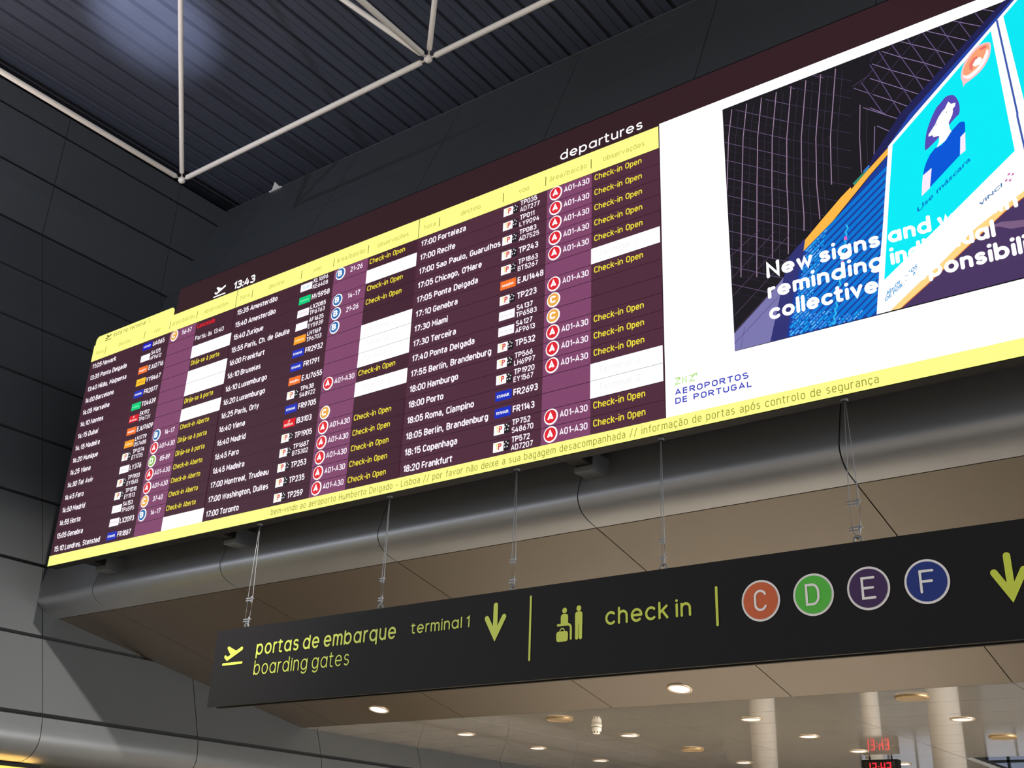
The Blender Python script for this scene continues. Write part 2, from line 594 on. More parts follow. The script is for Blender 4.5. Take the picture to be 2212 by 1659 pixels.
def din_natural(body, gap):
    t = 0.0
    for k, ch in enumerate(body):
        t += DIN[ch][0] + (gap if k < len(body) - 1 else 0)
    return t


def din_text(mb, fn, body, x, z, cap, width=None, xs=0.80, wt=.15, align='L', mi=0, gap=.27):
    """stroke lettering of the given cap height; wt is the stroke weight as a share of it"""
    w = wt * cap
    h = cap - w
    n = din_natural(body, gap)
    k = h * xs if width is None else (width - w) / n
    tot = n * k + w
    ox = x if align == 'L' else (x - tot / 2 if align == 'C' else x - tot)
    cx = ox + w / 2
    for ch in body:
        adv, st = DIN[ch]
        for s in st:
            ribbon(mb, fn, [(cx + p[0] * k, z + w / 2 + p[1] * h) for p in s], w, mi, len(s) == 2)
        cx += k * (adv + gap)
    return ox + tot


def stroke_words(name, mat, parent, root, fn, body, x0, x1, base, xh, wt, gap, up):
    """rounded lettering, each word a mesh of its own"""
    h = xh - wt
    n = stroke_width(body, 1, wt, 1.0, gap)
    k = (x1 - x0 - wt) / n
    x = x0
    for word in body.split(' '):
        w_ = stroke_width(word, 1, wt, 1.0, gap) * k + wt
        mb = MB()
        stroke_text(mb, fn, word, x, x + w_, base, xh, wt, gap, 0, up)
        mb.build(name, mat, parent, root)
        x += w_ - wt + k * (gap + ALPHA[' '][0])


def din_words(name, mat, parent, root, fn, body, x, z, cap, width=None, xs=0.80, wt=.15, gap=.27):
    """narrow lettering, each word a mesh of its own"""
    w = wt * cap
    n = din_natural(body, gap)
    k = (cap - w) * xs if width is None else (width - w) / n
    for word in body.split(' '):
        wd = din_natural(word, gap) * k + w
        mb = MB()
        din_text(mb, fn, word, x, z, cap, wd, 1, wt, gap=gap)
        mb.build(name, mat, parent, root)
        x += wd - w + k * (2 * gap + DIN[' '][0])


# artwork of the advert: outlines on the screen plane (layout units)
AD_POLYGONS=[(2,(32,32,84),[(-1.303,8.518),(-1.202,8.465),(-2.337,7.488),(-2.657,7.2),(-2.927,6.995),(-2.82,7.167),(-2.504,7.559)]),(3,(34,66,165),[(-1.24,8.485),(-1.202,8.465),(-2.337,7.488),(-2.657,7.2),(-2.685,7.184),(-2.406,7.517)]),(2,(48,50,116),[(-3.806,6.276),(-3.658,6.4),(-3.638,6.373),(-3.666,6.241),(-3.765,5.953),(-3.851,5.655),(-3.931,5.286),(-4.117,5.287),(-4.071,5.503),(-3.992,5.725),(-3.917,6.009),(-3.846,6.228)]),(3,(124,120,176),[(-3.917,6.009),(-3.992,5.725),(-4.117,5.287),(-4.528,5.285),(-4.522,5.494),(-4.085,5.851)]),(4,(24,60,152),[(-3.67,6.242),(-3.316,6.506),(-2.891,6.91),(-2.675,7.1),(-2.808,6.28),(-2.837,6.096),(-2.974,5.281),(-3.931,5.286),(-3.851,5.655),(-3.765,5.953)]),(7,(255,186,72),[(-3.67,6.247),(-3.642,6.379),(-3.451,6.553),(-3.208,6.767),(-3.097,6.85),(-3.092,6.822),(-2.922,6.971),(-2.882,7.004),(-2.658,7.187),(-2.675,7.1),(-2.89,6.915),(-3.32,6.508),(-3.497,6.376)]),(8,(255,255,255),[(-1.202,8.465),(-2.337,7.488),(-2.657,7.2),(-2.808,6.28),(-2.889,5.825),(-2.975,5.281),(-2.831,5.281),(-2.499,5.53),(-2.349,5.62),(-1.96,5.921),(-1.762,6.033),(-1.466,6.176),(-1.104,6.437),(-0.726,8.872)]),(9,(0,232,244),[(-1.169,8.448),(-1.349,8.291),(-1.309,7.25),(-1.277,6.382),(-1.092,6.513),(-0.732,8.832)]),(9,(0,236,247),[(-1.489,8.168),(-1.477,7.118),(-1.47,6.663),(-2.175,6.142),(-2.858,5.644),(-2.713,6.579),(-2.61,7.194),(-2.292,7.468)]),(10,(255,196,200),[(-1.54,8.046),(-1.512,7.996),(-1.549,7.851),(-1.645,7.725),(-1.764,7.655),(-1.815,7.634),(-1.836,7.607),(-1.836,7.661),(-1.843,7.745),(-1.807,7.864),(-1.74,7.951),(-1.638,8.039)]),(11,(250,164,118),[(-1.549,8.028),(-1.534,7.975),(-1.569,7.86),(-1.655,7.752),(-1.76,7.689),(-1.809,7.711),(-1.807,7.81),(-1.736,7.922),(-1.635,8.01)]),(12,(255,250,250),[(-1.552,7.961),(-1.552,7.88),(-1.641,7.751),(-1.761,7.676),(-1.816,7.714),(-1.822,7.744),(-1.769,7.724),(-1.657,7.789),(-1.593,7.881)]),(12,(238,108,112),[(-1.622,7.999),(-1.559,8.01),(-1.556,7.979),(-1.613,7.967)]),(12,(240,120,110),[(-1.696,7.912),(-1.654,7.919),(-1.66,7.868),(-1.706,7.835),(-1.722,7.77),(-1.749,7.774),(-1.745,7.853)]),(13,(255,255,255),[(-1.636,7.893),(-1.61,7.857),(-1.642,7.8),(-1.691,7.792),(-1.715,7.821),(-1.68,7.873)]),(10,(88,74,180),[(-1.965,7.557),(-1.927,7.523),(-1.901,7.423),(-1.913,7.306),(-1.96,7.264),(-2.029,7.205),(-2.144,7.097),(-2.225,7.034),(-2.282,6.999),(-2.294,7.023),(-2.265,7.173),(-2.214,7.31),(-2.133,7.453),(-2.076,7.508),(-2.021,7.556)]),(11,(255,255,255),[(-2.001,7.489),(-1.978,7.448),(-1.933,7.444),(-1.942,7.405),(-1.97,7.378),(-1.969,7.356),(-1.982,7.309),(-2.028,7.228),(-2.026,7.152),(-2.012,7.121),(-2.086,7.03),(-2.179,6.981),(-2.147,7.046),(-2.138,7.114),(-2.194,7.117),(-2.203,7.147),(-2.242,7.144),(-2.239,7.169),(-2.163,7.262),(-2.118,7.34),(-2.069,7.399),(-2.045,7.415)]),(12,(0,86,216),[(-2.196,6.979),(-2.132,6.992),(-2.078,7.035),(-2.012,7.121),(-1.928,7.19),(-1.896,7.19),(-1.878,7.177),(-1.875,7.146),(-1.886,7.06),(-1.94,7.013),(-1.97,6.805),(-2.298,6.54),(-2.254,6.762),(-2.348,6.707),(-2.324,6.789),(-2.295,6.855),(-2.252,6.924)]),(11,(252,236,255),[(-1.886,7.056),(-1.911,6.84),(-1.968,6.81),(-1.939,7.017)]),(11,(252,236,255),[(-2.349,6.709),(-2.254,6.762),(-2.296,6.539),(-2.389,6.47),(-2.372,6.594)]),(13,(90,70,150),[(-2.038,7.359),(-2.024,7.376),(-2.032,7.353)]),(13,(90,70,150),[(-2.158,7.254),(-2.143,7.271),(-2.152,7.248)]),(10,(216,112,182),[(-1.572,6.408),(-1.567,6.428),(-1.544,6.436),(-1.551,6.411)]),(10,(216,112,182),[(-1.538,6.395),(-1.532,6.415),(-1.509,6.423),(-1.517,6.398)]),(10,(216,112,182),[(-1.605,6.349),(-1.599,6.369),(-1.577,6.377),(-1.584,6.352)]),(10,(216,112,182),[(-1.571,6.338),(-1.566,6.358),(-1.543,6.366),(-1.55,6.341)]),(9,(255,218,136),[(-2.835,5.287),(-2.726,5.284),(-2.471,5.454),(-1.968,5.804),(-1.652,6.025),(-1.474,6.119),(-1.104,6.437),(-1.088,6.538),(-1.464,6.185),(-1.762,6.033),(-1.96,5.921),(-2.349,5.62),(-2.499,5.53)]),(8,(74,54,98),[(-2.73,5.283),(-2.471,5.454),(-1.968,5.804),(-1.652,6.025),(-1.473,6.127),(-1.1,6.463),(-1.279,5.31),(-1.595,5.287)]),(9,(126,96,132),[(-1.835,5.905),(-1.707,5.929),(-1.495,5.881),(-1.506,5.809),(-1.625,5.825),(-1.727,5.885)])]
